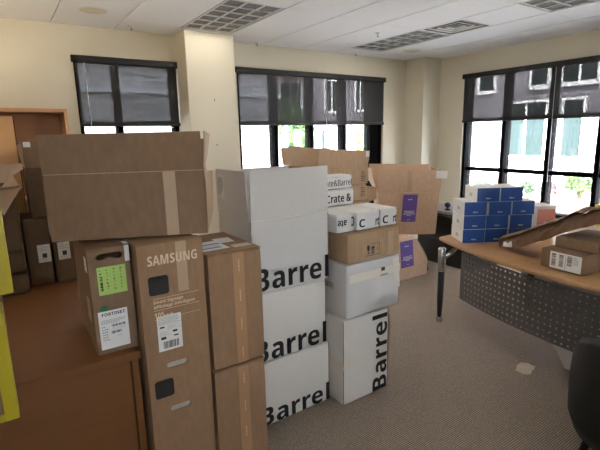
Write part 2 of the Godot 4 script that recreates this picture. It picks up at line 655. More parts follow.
# ------------------------------------------------------------------ street helpers
func leaf_crown(st, c, r, count, size, sd):
	var g = RandomNumberGenerator.new()
	g.seed = sd
	for i in count:
		var v = Vector3(g.randfn(), g.randfn(), g.randfn()).normalized()
		var rad = pow(g.randf(), 0.4)
		var lump = 0.8 + 0.35 * noise.get_noise_3dv(v * 2.2 + c)
		var p = c + Vector3(v.x * r.x, v.y * r.y, v.z * r.z) * rad * lump
		var a = Vector3(g.randfn(), g.randfn(), g.randfn()).normalized()
		var b = a.cross(Vector3(g.randfn(), g.randfn(), g.randfn())).normalized()
		var s = size * g.randf_range(0.6, 1.3)
		var tip = p + a * s
		var w = b * s * 0.38
		tri(st, p - a * s, p + w, tip)
		tri(st, p - a * s, tip, p - w)

func tree(called, label, at, h, r, m, count, size, sd, group):
	var t = thing(called, label, "tree", at, 0.0, group)
	var st = mb()
	tube(st, [Vector3(0, 0.008, 0), Vector3(0.03, h * 0.4, 0.02), Vector3(-0.02, h * 0.85, 0)], [0.07, 0.055, 0.02], 8)
	tube(st, [Vector3(0.02, h * 0.4, 0.02), Vector3(r.x * 0.5, h * 0.75, 0.1)], [0.035, 0.012], 6)
	tube(st, [Vector3(0.02, h * 0.45, 0.02), Vector3(-r.x * 0.5, h * 0.8, -0.1)], [0.035, 0.012], 6)
	obj("trunk", st, M.bark, t)
	st = mb()
	leaf_crown(st, Vector3(0, h * 0.75, 0), r, count, size, sd)
	obj("foliage", st, m, t)
	return t

func shrub(label, at, r, m, count, sd, group):
	var t = thing("garden_shrub", label, "shrub", at, 0.0, group)
	var st = mb()
	for k in 4: tube(st, [Vector3(0, 0.022, 0), Vector3(cos(k * 1.6) * r.x * 0.4, r.y * 0.9, sin(k * 1.6) * r.z * 0.4)], [0.02, 0.008], 5)
	obj("stems", st, M.bark, t)
	st = mb()
	leaf_crown(st, Vector3(0, r.y * 1.6, 0), r, count, 0.05, sd)
	obj("foliage", st, m, t)

# window on a far facade; right runs along the wall, out faces us
func far_window(parent, c, right, out, w, h, bars):
	var up = Vector3.UP
	var P = func(a, b, d): return c + right * a + up * b + out * d
	var st = mb()
	var fr = 0.07
	for e in [[-w / 2 - fr, -h / 2 - fr, -w / 2, h / 2 + fr], [w / 2, -h / 2 - fr, w / 2 + fr, h / 2 + fr], [-w / 2, h / 2, w / 2, h / 2 + fr], [-w / 2 - 0.06, -h / 2 - 0.12, w / 2 + 0.06, -h / 2]]:
		var a = P.call(e[0], e[1], 0.0)
		var b = P.call(e[2], e[3], 0.08)
		rbox(st, Vector3(minf(a.x, b.x), minf(a.y, b.y), minf(a.z, b.z)), Vector3(maxf(a.x, b.x), maxf(a.y, b.y), maxf(a.z, b.z)), 0.004)
	for k in bars:
		var x = lerpf(-w / 2, w / 2, float(k + 1) / (bars + 1))
		var a = P.call(x - 0.025, -h / 2, 0.0)
		var b = P.call(x + 0.025, h / 2, 0.06)
		rbox(st, Vector3(minf(a.x, b.x), minf(a.y, b.y), minf(a.z, b.z)), Vector3(maxf(a.x, b.x), maxf(a.y, b.y), maxf(a.z, b.z)), 0.004)
	var o = obj("window", st, M.trim_white, parent)
	st = mb()
	var a2 = P.call(-w / 2, -h / 2, 0.005)
	var b2 = P.call(w / 2, h / 2, 0.02)
	rbox(st, Vector3(minf(a2.x, b2.x), minf(a2.y, b2.y), minf(a2.z, b2.z)), Vector3(maxf(a2.x, b2.x), maxf(a2.y, b2.y), maxf(a2.z, b2.z)), 0.001)
	obj("pane", st, M.far_glass, o)

# ------------------------------------------------------------------ scene
func _ready():
	noise.seed = 3
	noise.frequency = 1.0
	make_materials()
	set_camera_and_light()
	build_room()
	build_ceiling()
	build_windows()
	build_street()
	build_left_side()
	build_stacks()
	build_back_cartons()
	build_desk()
	build_desk_things()
	build_chair_and_cabinet()

func set_camera_and_light():
	var p = 0.2000264
	var yw = 0.5938014
	var r = -0.0219936
	var f = Vector3(sin(yw) * cos(p), -sin(p), -cos(yw) * cos(p))
	var rt = Vector3(cos(yw), 0, sin(yw))
	var up = rt.cross(f)
	var cam = Camera3D.new()
	cam.name = "camera"
	add_child(cam)
	cam.transform = Transform3D(Basis(rt * cos(r) + up * sin(r), up * cos(r) - rt * sin(r), -f), Vector3(0, EYE, 0))
	cam.fov = rad_to_deg(2.0 * atan(225.0 / 442.05))
	cam.near = 0.05
	cam.far = 200.0
	cam.current = true
	var env = Environment.new()
	env.background_mode = Environment.BG_SKY
	var sky = Sky.new()
	var sm = ProceduralSkyMaterial.new()
	sm.sky_top_color = Color(0.80, 0.86, 0.95)
	sm.sky_horizon_color = Color(0.92, 0.94, 0.96)
	sm.ground_horizon_color = Color(0.80, 0.80, 0.78)
	sm.ground_bottom_color = Color(0.60, 0.58, 0.55)
	sm.sky_energy_multiplier = 1.0
	sky.sky_material = sm
	env.sky = sky
	env.background_energy_multiplier = 34.0
	env.tonemap_mode = Environment.TONE_MAPPER_LINEAR
	env.tonemap_exposure = 1.22
	env.sdfgi_enabled = true
	env.ssao_enabled = true
	env.ssil_enabled = true
	var we = WorldEnvironment.new()
	we.name = "environment"
	we.environment = env
	add_child(we)
	# high sun from behind our own building: the street facades are lit, no beam enters the room
	var sun = DirectionalLight3D.new()
	sun.name = "sun"
	add_child(sun)
	sun.look_at_from_position(Vector3.ZERO, Vector3(0.52, -0.80, -0.45), Vector3.UP)
	sun.light_color = Color(1.0, 0.98, 0.955)
	sun.light_energy = 26.0
	sun.light_angular_distance = 0.6
	sun.shadow_enabled = true

# ------------------------------------------------------------------ room shell
func build_room():
	var f = struct_node("floor")
	pbox("carpet", Vector3(LEFT - 0.2, -0.12, BACK - 0.3), Vector3(RIGHT + 0.3, 0, FRONT + 0.2), M.carpet, f, 0.001)
	# back wall with two openings
	var w = struct_node("wall_back")
	var z0 = BACK - 0.30
	var segs = [[LEFT - 0.2, 0.0, 0.80, CEIL + 0.2], [1.91, 0.0, 2.71, CEIL + 0.2], [5.34, 0.0, RIGHT + 0.3, CEIL + 0.2], [0.80, 0.0, 1.91, 0.40], [2.71, 0.0, 5.34, 0.40], [0.80, 2.475, 1.91, CEIL + 0.2], [2.71, 2.475, 5.34, CEIL + 0.2]]
	var st = mb()
	for s in segs: rbox(st, Vector3(s[0], s[1], z0), Vector3(s[2], s[3], BACK), 0.0005)
	obj("plaster", st, M.wall, w)
	st = mb()
	rbox(st, Vector3(1.915, 0, BACK - 0.01), Vector3(2.52, CEIL + 0.05, -5.065), 0.004)
	obj("pillar", st, M.wall, w)
	st = mb()
	rbox(st, Vector3(5.86, 0, BACK - 0.01), Vector3(RIGHT + 0.01, CEIL + 0.05, -5.02), 0.004)
	obj("corner_pillar", st, M.wall, w)
	# right wall with one long opening
	w = struct_node("wall_right")
	st = mb()
	for s in [[BACK, 0.0, -4.545, CEIL + 0.2], [-0.62, 0.0, FRONT + 0.2, CEIL + 0.2], [-4.545, 0.0, -0.62, 0.40], [-4.545, 2.475, -0.62, CEIL + 0.2]]:
		rbox(st, Vector3(RIGHT, s[1], s[0]), Vector3(RIGHT + 0.3, s[3], s[2]), 0.0005)
	obj("plaster", st, M.wall, w)
	structure(obj("wall_left", boxed(Vector3(LEFT - 0.2, 0, BACK), Vector3(LEFT, CEIL + 0.2, FRONT + 0.2)), M.wall))
	# wall behind the camera: its broad window gives the soft light on everything that faces this way
	w = struct_node("wall_front")
	st = mb()
	for s in [[LEFT, 0.0, -2.3, CEIL + 0.2], [2.7, 0.0, RIGHT, CEIL + 0.2], [-2.3, 0.0, 2.7, 0.95], [-2.3, 2.475, 2.7, CEIL + 0.2]]:
		rbox(st, Vector3(s[0], s[1], FRONT), Vector3(s[2], s[3], FRONT + 0.2), 0.0005)
	obj("plaster", st, M.wall, w)
	st = mb()
	rbox(st, Vector3(-2.6, CEIL + 0.21, FRONT + 0.0), Vector3(4.8, CEIL + 0.36, FRONT + 1.7), 0.01)
	obj("added_sun_hood", st, M.wall, w)  # unseen overhang, added to keep sun out of the window behind the camera
	# unseen block added over the left half to keep sun off the outside brick
	structure(obj("added_sun_block", boxed(Vector3(-8.0, CEIL + 0.37, BACK - 0.3), Vector3(0.3, 10.0, 2.5)), M.brick_white))
	structure(obj("baseboard_back", boxed(Vector3(2.53, 0, BACK + 0.0005), Vector3(5.85, 0.10, BACK + 0.013)), M.base))
	structure(obj("baseboard_right", boxed(Vector3(RIGHT - 0.013, 0, -5.01), Vector3(RIGHT - 0.0005, 0.10, FRONT - 0.02)), M.base))
	# sockets in the pillar face: small fixing marks seen in the plaster
	var mk = obj("wall_hook", boxed(Vector3(2.228, 2.02, -5.0645), Vector3(2.236, 2.045, -5.058)), M.grey_ink)
	tag(mk, "tiny metal picture hook high on the cream pillar", "hook")
	mk = obj("wall_plug", boxed(Vector3(2.228, 1.50, -5.0645), Vector3(2.238, 1.52, -5.060)), M.grey_ink)
	tag(mk, "small dark wall plug low on the cream pillar above white box", "plug")

func boxed(lo, hi, bev = 0.002):
	var st = mb()
	rbox(st, lo, hi, bev)
	return st

func build_ceiling():
	var c = struct_node("ceiling")
	pbox("backing", Vector3(LEFT - 0.2, CEIL + 0.016, BACK - 0.3), Vector3(RIGHT + 0.3, CEIL + 0.2, FRONT + 0.2), M.grid, c, 0.001)
	var xs = []
	var x = 0.635 - 0.61 * 6
	while x < RIGHT + 0.61:
		xs.append(x)
		x += 0.61
	var zs = []
	var z = -5.02 - 1.22
	while z < FRONT + 1.22:
		zs.append(z)
		z += 1.22
	# which bays hold a fitting: lamp bays fill a tile, the vent fills half of one
	var lamps = [Vector2(1.855, -5.02), Vector2(4.295 - 0.61 + 0.61, -5.02), Vector2(4.295, -2.58), Vector2(1.855, -2.58)]
	for i in xs.size() - 1:
		for j in zs.size() - 1:
			var a = maxf(xs[i] + 0.005, LEFT)
			var b = minf(xs[i + 1] - 0.005, RIGHT - 0.0)
			var d = maxf(zs[j] + 0.002, BACK)
			var e = minf(zs[j + 1] - 0.002, FRONT)
			if b - a < 0.02 or e - d < 0.02: continue
			var skip = false
			for l in lamps:
				if absf(xs[i] - l.x) < 0.1 and absf(zs[j] - l.y) < 0.1: skip = true
			if skip: continue
			if absf(xs[i] - 4.295) < 0.1 and absf(zs[j] + 3.80) < 0.1:
				# bay shared with the air vent
				pbox("ceiling_tile", Vector3(a, CEIL, -3.19), Vector3(b, CEIL + 0.015, e), M.tile, c, 0.001)
				continue
			pbox("ceiling_tile", Vector3(a, CEIL, d), Vector3(b, CEIL + 0.015, e), M.tile, c, 0.001)
	var names = ["grey louvred ceiling light set against the cream pillar", "grey louvred ceiling light in line with the square air vent, end to end", "grey louvred ceiling light over the desk side of the room", "grey louvred ceiling light over the carton stacks"]
	for k in 4: troffer(lamps[k], names[k])
	air_vent(Vector3(4.60, CEIL, -3.495))
	for a in [[0.926, -4.746, "round flush ceiling speaker above the dark shaded narrow window"], [5.243, -4.731, "round flush ceiling speaker near the corner pillar"]]:
		var t = thing("ceiling_speaker", a[2], "speaker", Vector3(a[0], CEIL, a[1]), 0.0, "ceiling speakers")
		var st = mb()
		lathe(st, Vector3.ZERO, [[0.118, -0.004], [0.127, -0.007], [0.133, -0.004], [0.135, -0.0005]], 32)
		obj("rim", st, M.fixture, t)
		st = mb()
		lathe(st, Vector3.ZERO, [[0.0, -0.0055], [0.06, -0.0052], [0.119, -0.003]], 32)
		obj("grille", st, M.speaker, t)
	for a in [[1.373, -5.178, "small sprinkler head in the ceiling beside the pillar, by the narrow window"], [2.969, -5.296, "small sprinkler head in the ceiling at the back wall above wide window"], [3.982, -4.135, "small sprinkler head in the tile beside the middle ceiling light"], [4.631, -5.269, "small sprinkler head between the middle ceiling light and the back wall"]]:
		var t = thing("sprinkler_head", a[2], "sprinkler", Vector3(a[0], CEIL, a[1]), 0.0, "ceiling sprinklers")
		var st = mb()
		lathe(st, Vector3.ZERO, [[0.012, -0.012], [0.034, -0.006], [0.036, -0.0005]], 16)
		obj("escutcheon", st, M.fixture, t)
		st = mb()
		lathe(st, Vector3.ZERO, [[0.0, -0.043], [0.016, -0.042], [0.016, -0.039], [0.006, -0.038], [0.007, -0.012]], 12)
		obj("nozzle", st, M.chrome, t)

func troffer(at, label):
	var w = 0.61
	var l = 1.22
	var t = thing("ceiling_light", label, "light", Vector3(at.x + w / 2, CEIL, at.y + l / 2), 0.0, "louvred ceiling lights")
	var st = mb()
	# dark reveal round a thin steel rim
	for e in [[-0.304, -0.608, -0.286, 0.608], [0.286, -0.608, 0.304, 0.608], [-0.286, -0.608, 0.286, -0.594], [-0.286, 0.594, 0.286, 0.608]]:
		rbox(st, Vector3(e[0], 0.004, e[1]), Vector3(e[2], 0.075, e[3]), 0.001)
	obj("frame", st, M.slot, t)
	st = mb()
	rbox(st, Vector3(-0.304, 0.075, -0.608), Vector3(0.304, 0.09, 0.608), 0.001)
	obj("reflector", st, M.reflector, t)
	# parabolic louver: tapered blades, wide at the bottom edge
	for k in 4:
		var x = lerpf(-0.28, 0.28, k / 3.0)
		st = mb()
		blade(st, Vector3(x, 0, -0.594), Vector3(x, 0, 0.594))
		obj("louver_blade", st, M.louver, t)
	for k in 7:
		var z = lerpf(-0.588, 0.588, k / 6.0)
		st = mb()
		blade(st, Vector3(-0.286, 0, z), Vector3(0.286, 0, z))
		obj("louver_blade", st, M.louver, t)
	for s in [-0.095, 0.095]:
		st = mb()
		tube(st, [Vector3(s, 0.063, -0.57), Vector3(s, 0.063, 0.57)], 0.0085, 8)
		obj("unlit_tube", st, M.fixture, t)

	var lamp = AreaLight3D.new()
	lamp.name = "lamp_light"
	t.add_child(lamp)
	lamp.position = Vector3(0, -0.004, 0)
	lamp.rotation.x = -PI / 2
	lamp.area_size = Vector2(0.56, 1.16)
	lamp.light_color = Color(1.0, 0.96, 0.90)
	lamp.light_energy = LAMP_ENERGY
	lamp.area_range = 20.0
	lamp.shadow_enabled = true

func blade(st, a, b):
	var d = (b - a).normalized()
	var s = d.cross(Vector3.UP)
	var lo = [0.009, 0.004]
	var mid = [0.0055, 0.022]
	var hi = [0.0025, 0.05]
	st.set_smooth_group(-1)
	for sg in [-1, 1]:
		var q = func(e, r): return e + s * sg * r[0] + Vector3.UP * r[1]
		quad_out(st, q.call(a, lo), q.call(b, lo), q.call(b, mid), q.call(a, mid), s * sg)
		quad_out(st, q.call(a, mid), q.call(b, mid), q.call(b, hi), q.call(a, hi), s * sg)
	var L = s * lo[0]
	var y = Vector3.UP * lo[1]
	quad_out(st, a - L + y, b - L + y, b + L + y, a + L + y, Vector3.DOWN)
	var T = s * hi[0]
	y = Vector3.UP * hi[1]
	quad_out(st, a - T + y, b - T + y, b + T + y, a + T + y, Vector3.UP)

func air_vent(at):
	var t = thing("air_vent", "square stepped metal air vent in the ceiling with dark slots", "vent", at)
	var st = mb()
	rbox(st, Vector3(-0.298, 0.10, -0.298), Vector3(0.298, 0.11, 0.298), 0.001)
	for e in [[-0.298, -0.298, -0.29, 0.298], [0.29, -0.298, 0.298, 0.298], [-0.29, -0.298, 0.29, -0.29], [-0.29, 0.29, 0.29, 0.298]]:
		rbox(st, Vector3(e[0], 0.005, e[1]), Vector3(e[2], 0.10, e[3]), 0.001)
	obj("box", st, M.slot, t)
	# nested sloping rings
	for k in 4:
		var ro = [0.298, 0.225, 0.155, 0.085][k]
		var ri = ro - 0.032
		var yo = [0.0, 0.004, 0.004, 0.004][k]
		st = mb()
		for q in 4:
			var b = Basis(Vector3.UP, q * PI / 2)
			var o0 = b * Vector3(-ro, yo, ro)
			var o1 = b * Vector3(ro, yo, ro)
			var i0 = b * Vector3(-ri, yo + (0.0 if k == 0 else 0.035), ri)
			var i1 = b * Vector3(ri, yo + (0.0 if k == 0 else 0.035), ri)
			quad_out(st, o0, o1, i1, i0, Vector3.DOWN)
			var u = Vector3.UP * 0.002
			quad_out(st, o0 + u, o1 + u, i1 + u, i0 + u, Vector3.UP)
		obj("vent_ring", st, M.fixture, t)
	st = mb()
	rbox(st, Vector3(-0.05, 0.03, -0.05), Vector3(0.05, 0.034, 0.05), 0.001)
	obj("centre_plate", st, M.fixture, t)

# ------------------------------------------------------------------ windows
# a window in a wall plane: along runs the long way, out points to the street
func window_unit(called, origin, along, out, cols, top, sill, transoms):
	var w = struct_node(called)
	var P = func(a, y, d): return origin + along * a + Vector3.UP * y + out * d
	var bar = func(nm, a0, y0, a1, y1, d0, d1, m):
		var p = P.call(a0, y0, d0)
		var q = P.call(a1, y1, d1)
		pbox(nm, Vector3(minf(p.x, q.x), minf(p.y, q.y), minf(p.z, q.z)), Vector3(maxf(p.x, q.x), maxf(p.y, q.y), maxf(p.z, q.z)), m, w, 0.003)
	var L = cols[cols.size() - 1]
	var f = 0.045
	# lining of the reveal and the outer frame
	bar.call("frame", 0.0, sill, f, top, 0.03, 0.20, M.frame)
	bar.call("frame", L - f, sill, L, top, 0.03, 0.20, M.frame)
	bar.call("frame", f, top - f, L - f, top, 0.03, 0.20, M.frame)
	bar.call("frame", f, sill, L - f, sill + f, 0.03, 0.20, M.frame)
	bar.call("sill", 0.0, sill - 0.02, L, sill, -0.02, 0.03, M.frame)
	for k in range(1, cols.size() - 1):
		bar.call("mullion", cols[k] - 0.03, sill + f, cols[k] + 0.03, top - f, 0.04, 0.20, M.frame)
	for y in transoms:
		for k in cols.size() - 1:
			var a0 = cols[k] + (f if k == 0 else 0.03)
			var a1 = cols[k + 1] - (f if k == cols.size() - 2 else 0.03)
			bar.call("transom", a0, y - 0.03, a1, y + 0.03, 0.07, 0.17, M.frame)
	var ys = [sill + f]
	for y in transoms: ys.append(y)
	ys.append(top - f)
	for k in cols.size() - 1:
		for j in ys.size() - 1:
			var a0 = cols[k] + (f if k == 0 else 0.03)
			var a1 = cols[k + 1] - (f if k == cols.size() - 2 else 0.03)
			var y0 = ys[j] + (0.03 if j > 0 else 0.0)
			var y1 = ys[j + 1] - (0.03 if j < ys.size() - 2 else 0.0)
			bar.call("pane", a0, y0, a1, y1, 0.118, 0.124, M.glass)

func roller_shade(label, origin, along, out, length, top, bottom, chain_at, fabric = null):
	var t = thing("roller_shade", label, "blind", origin + along * length / 2 + Vector3.UP * bottom, 0.0, "dark mesh roller shades")
	var base = t.position
	var P = func(a, y, d): return origin + along * a + Vector3.UP * y + out * d - base
	var bar = func(nm, a0, y0, a1, y1, d0, d1, m, bev):
		var p = P.call(a0, y0, d0)
		var q = P.call(a1, y1, d1)
		return pbox(nm, Vector3(minf(p.x, q.x), minf(p.y, q.y), minf(p.z, q.z)), Vector3(maxf(p.x, q.x), maxf(p.y, q.y), maxf(p.z, q.z)), m, t, bev)
	bar.call("head_rail", -0.02, top - 0.06, length + 0.02, top + 0.01, -0.045, -0.002, M.shade_bar, 0.006)
	var st = mb()
	var p0 = P.call(0.01, bottom + 0.02, -0.02)
	var p1 = P.call(length - 0.01, bottom + 0.02, -0.02)
	var p2 = P.call(length - 0.01, top - 0.06, -0.02)
	var p3 = P.call(0.01, top - 0.06, -0.02)
	quad_out(st, p0, p1, p2, p3, -out)
	obj("mesh_fabric", st, M.shade if fabric == null else fabric, t)
	bar.call("bottom_bar", 0.0, bottom - 0.012, length, bottom + 0.028, -0.03, -0.01, M.shade_bar, 0.005)
	st = mb()
	var c0 = P.call(chain_at, top - 0.06, -0.05)
	var c1 = P.call(chain_at + 0.01, 0.9, -0.05)
	tube(st, [c0, c0.lerp(c1, 0.5), c1], 0.004, 6)
	obj("pull_chain", st, M.chain, t)

func build_windows():
	var o1 = Vector3(0.80, 0, BACK)
	var X = Vector3.RIGHT
	var back = Vector3(0, 0, -1)
	window_unit("window_1", o1, X, back, [0.0, 0.43, 1.11], 2.475, 0.40, [1.01, 1.778])
	window_unit("window_2", Vector3(2.71, 0, BACK), X, back, [0.0, 0.60, 1.225, 1.85, 2.42, 2.63], 2.475, 0.40, [1.01, 1.778])
	window_unit("window_3", Vector3(RIGHT, 0, -4.545), Vector3(0, 0, 1), X, [0.0, 0.68, 1.345, 1.98, 2.63, 3.28, 3.925], 2.475, 0.40, [1.01, 1.778])
	window_unit("window_4", Vector3(-2.3, 0, FRONT), X, Vector3.BACK, [0.0, 1.25, 2.5, 3.75, 5.0], 2.475, 0.95, [1.70])
	pbox("side_panel", Vector3(2.71 + 2.39, 0.446, BACK - 0.115), Vector3(2.71 + 2.584, 2.429, BACK - 0.05), M.frame, get_node("window_2"), 0.003)
	roller_shade("pale sheer roller shade added to dim the unseen window behind the camera", Vector3(-2.3, 0, FRONT), X, Vector3.BACK, 5.0, 2.47, 0.97, 4.9, M.sheer)  # unseen shade, added to cut the light from behind the camera
	roller_shade("dark mesh roller shade lowered over the narrow window by the bookcase", o1, X, back, 1.11, 2.47, 1.755, 0.10)
	roller_shade("dark mesh roller shade half lowered over the wide back window", Vector3(2.71, 0, BACK), X, back, 2.63, 2.47, 1.755, 1.42)
	roller_shade("dark mesh roller shade half lowered over the long window behind the desk", Vector3(RIGHT, 0, -4.545), Vector3(0, 0, 1), X, 3.925, 2.47, 1.755, 1.42)

# ------------------------------------------------------------------ street
func build_street():
	var g = obj("pavement", boxed(Vector3(-20, -0.35, -40), Vector3(40, -0.15, 20), 0.001), M.pavement)
	structure(g)
	g.name = "ground"
	# pale brick neighbour close to the back windows
	var t = thing("brick_annex", "white painted brick wall standing close outside the back windows", "building", Vector3(1.2, -0.15, -8.75))
	var st = mb()
	rbox(st, Vector3(-7.0, 0, -0.25), Vector3(3.85, 6.0, 0.25), 0.01)
	obj("wall", st, M.brick_white, t)
	st = mb()
	for y in [2.55, 3.05]: rbox(st, Vector3(-7.0, y, 0.25), Vector3(3.9, y + 0.08, 0.33), 0.01)
	obj("string_course", st, M.trim_white, t)
	# terrace seen through the wide back window
	t = thing("grey_terrace", "grey brick terrace with tall white windows beyond the wide back window", "building", Vector3(15, -0.15, -16.6))
	st = mb()
	rbox(st, Vector3(-9.0, 0, -0.6), Vector3(10, 9.0, 0.6), 0.02)
	obj("wall", st, M.brick_grey, t)
	st = mb()
	rbox(st, Vector3(-9.1, 9.0, -0.8), Vector3(10.1, 9.2, 0.8), 0.02)
	obj("roof", st, M.roof, t)
	for a in [[10.45, 3.3, 1.0], [12.62, 3.42, 0.7], [14.3, 3.5, 0.55], [16.2, 3.5, 0.7], [12.62, 6.0, 0.7], [14.3, 6.0, 0.55], [12.4, 1.35, 0.8], [14.3, 1.2, 0.6], [16.2, 1.2, 0.7]]:
		far_window(t, Vector3(a[0] - 15, a[1], 0.6), Vector3.RIGHT, Vector3.BACK, a[2], 1.25, 1)
	st = mb()
	rbox(st, Vector3(-5.6, 4.05, 0.6), Vector3(-3.9, 4.35, 1.3), 0.02)
	obj("awning", st, M.red_paint, t)
	# house across the street, beyond the desk window
	t = thing("grey_brick_house", "pale grey brick house across the street beyond the desk window", "building", Vector3(13.6, -0.15, -3.0))
	st = mb()
	rbox(st, Vector3(-0.6, 0, -7.0), Vector3(0.6, 7.0, 7.0), 0.02)
	obj("wall", st, M.brick_grey, t)
	st = mb()
	rbox(st, Vector3(-0.9, 7.0, -7.2), Vector3(0.9, 7.3, 7.2), 0.02)
	obj("roof", st, M.roof, t)
	st = mb()
	rbox(st, Vector3(-0.68, 0, -7.05), Vector3(-0.6, 0.68, 7.05), 0.01)
	obj("plinth", st, M.trim_white, t)
	for a in [[-7.27, 1.62, 1.15, 1.5, 1], [-5.97, 1.62, 0.5, 1.5, 0], [-4.6, 1.62, 1.1, 1.5, 1], [-2.6, 1.62, 1.1, 1.5, 1], [-6.95, 3.55, 0.46, 1.4, 0], [-5.9, 3.55, 0.85, 1.4, 1], [-4.4, 3.55, 0.85, 1.4, 1], [-8.6, 3.55, 0.5, 1.4, 0]]:
		far_window(t, Vector3(-0.6, a[1] + 0.15, a[0] + 3.0), Vector3.BACK, Vector3.LEFT, a[2], a[3], a[4])
	# garden between
	tree("street_tree", "leafy green tree behind the wide back window beside blue post", Vector3(8.25, -0.15, -12.3), 2.6, Vector3(0.75, 0.95, 0.75), M.leaf, 1400, 0.09, 31, "trees in the street")
	tree("street_tree", "dark conifer in front of the grey terrace, beyond the wide back window", Vector3(8.6, -0.15, -13.6), 3.2, Vector3(0.55, 0.9, 0.55), M.leaf_dark, 900, 0.1, 32, "trees in the street")
	tree("street_tree", "yellow green young tree far right beyond the wide back window", Vector3(11.1, -0.15, -12.2), 2.0, Vector3(0.4, 0.7, 0.4), M.leaf_yellow, 500, 0.08, 33, "trees in the street")
	tree("street_tree", "low green tree in the garden bed outside the desk window", Vector3(10.0, -0.078, -4.35), 0.80, Vector3(0.42, 0.34, 0.42), M.leaf, 900, 0.05, 34, "trees in the street")
	pbox_thing("garden_bed", "reddish soil bed with shrubs across the pavement", "flower bed", Vector3(9.5, -0.149, -7.5), Vector3(11.0, -0.08, -3.2), M.soil)
	for a in [[10.2, -5.05, 0.28, 0.24, 0, "rust red shrub beside the low green tree in the garden bed"], [10.3, -5.62, 0.26, 0.22, 1, "dark green shrub between two red shrubs in the garden bed"], [10.2, -6.2, 0.28, 0.26, 0, "rust red shrub between two green shrubs in the garden bed"], [10.4, -6.85, 0.28, 0.22, 1, "dark green shrub at the far end of the garden bed"]]:
		shrub(a[5], Vector3(a[0], -0.079, a[1]), Vector3(a[2], a[3], a[2]), [M.leaf_red, M.leaf_dark][a[4]], 420, 50 + int(a[1] * -10), ["red garden shrubs", "green garden shrubs"][a[4]])
	# blue post and fence panel seen below the shade of the wide window
	var bp = thing("blue_post", "slim sky blue post outside the wide back window", "post", Vector3(6.75, -0.15, -10.6))
	st = mb()
	tube(st, [Vector3.ZERO, Vector3(0, 1.9, 0)], 0.09, 12)
	obj("shaft", st, M.blue_paint, bp)
	st = mb()
	lathe(st, Vector3(0, 1.9, 0), [[0.12, 0.0], [0.12, 0.06], [0.07, 0.1], [0.0, 0.16]], 12)
	obj("cap", st, M.blue_paint, bp)

func pbox_thing(called, label, category, lo, hi, m):
	var o = obj(called, boxed(lo, hi, 0.004), m)
	return tag(o, label, category)

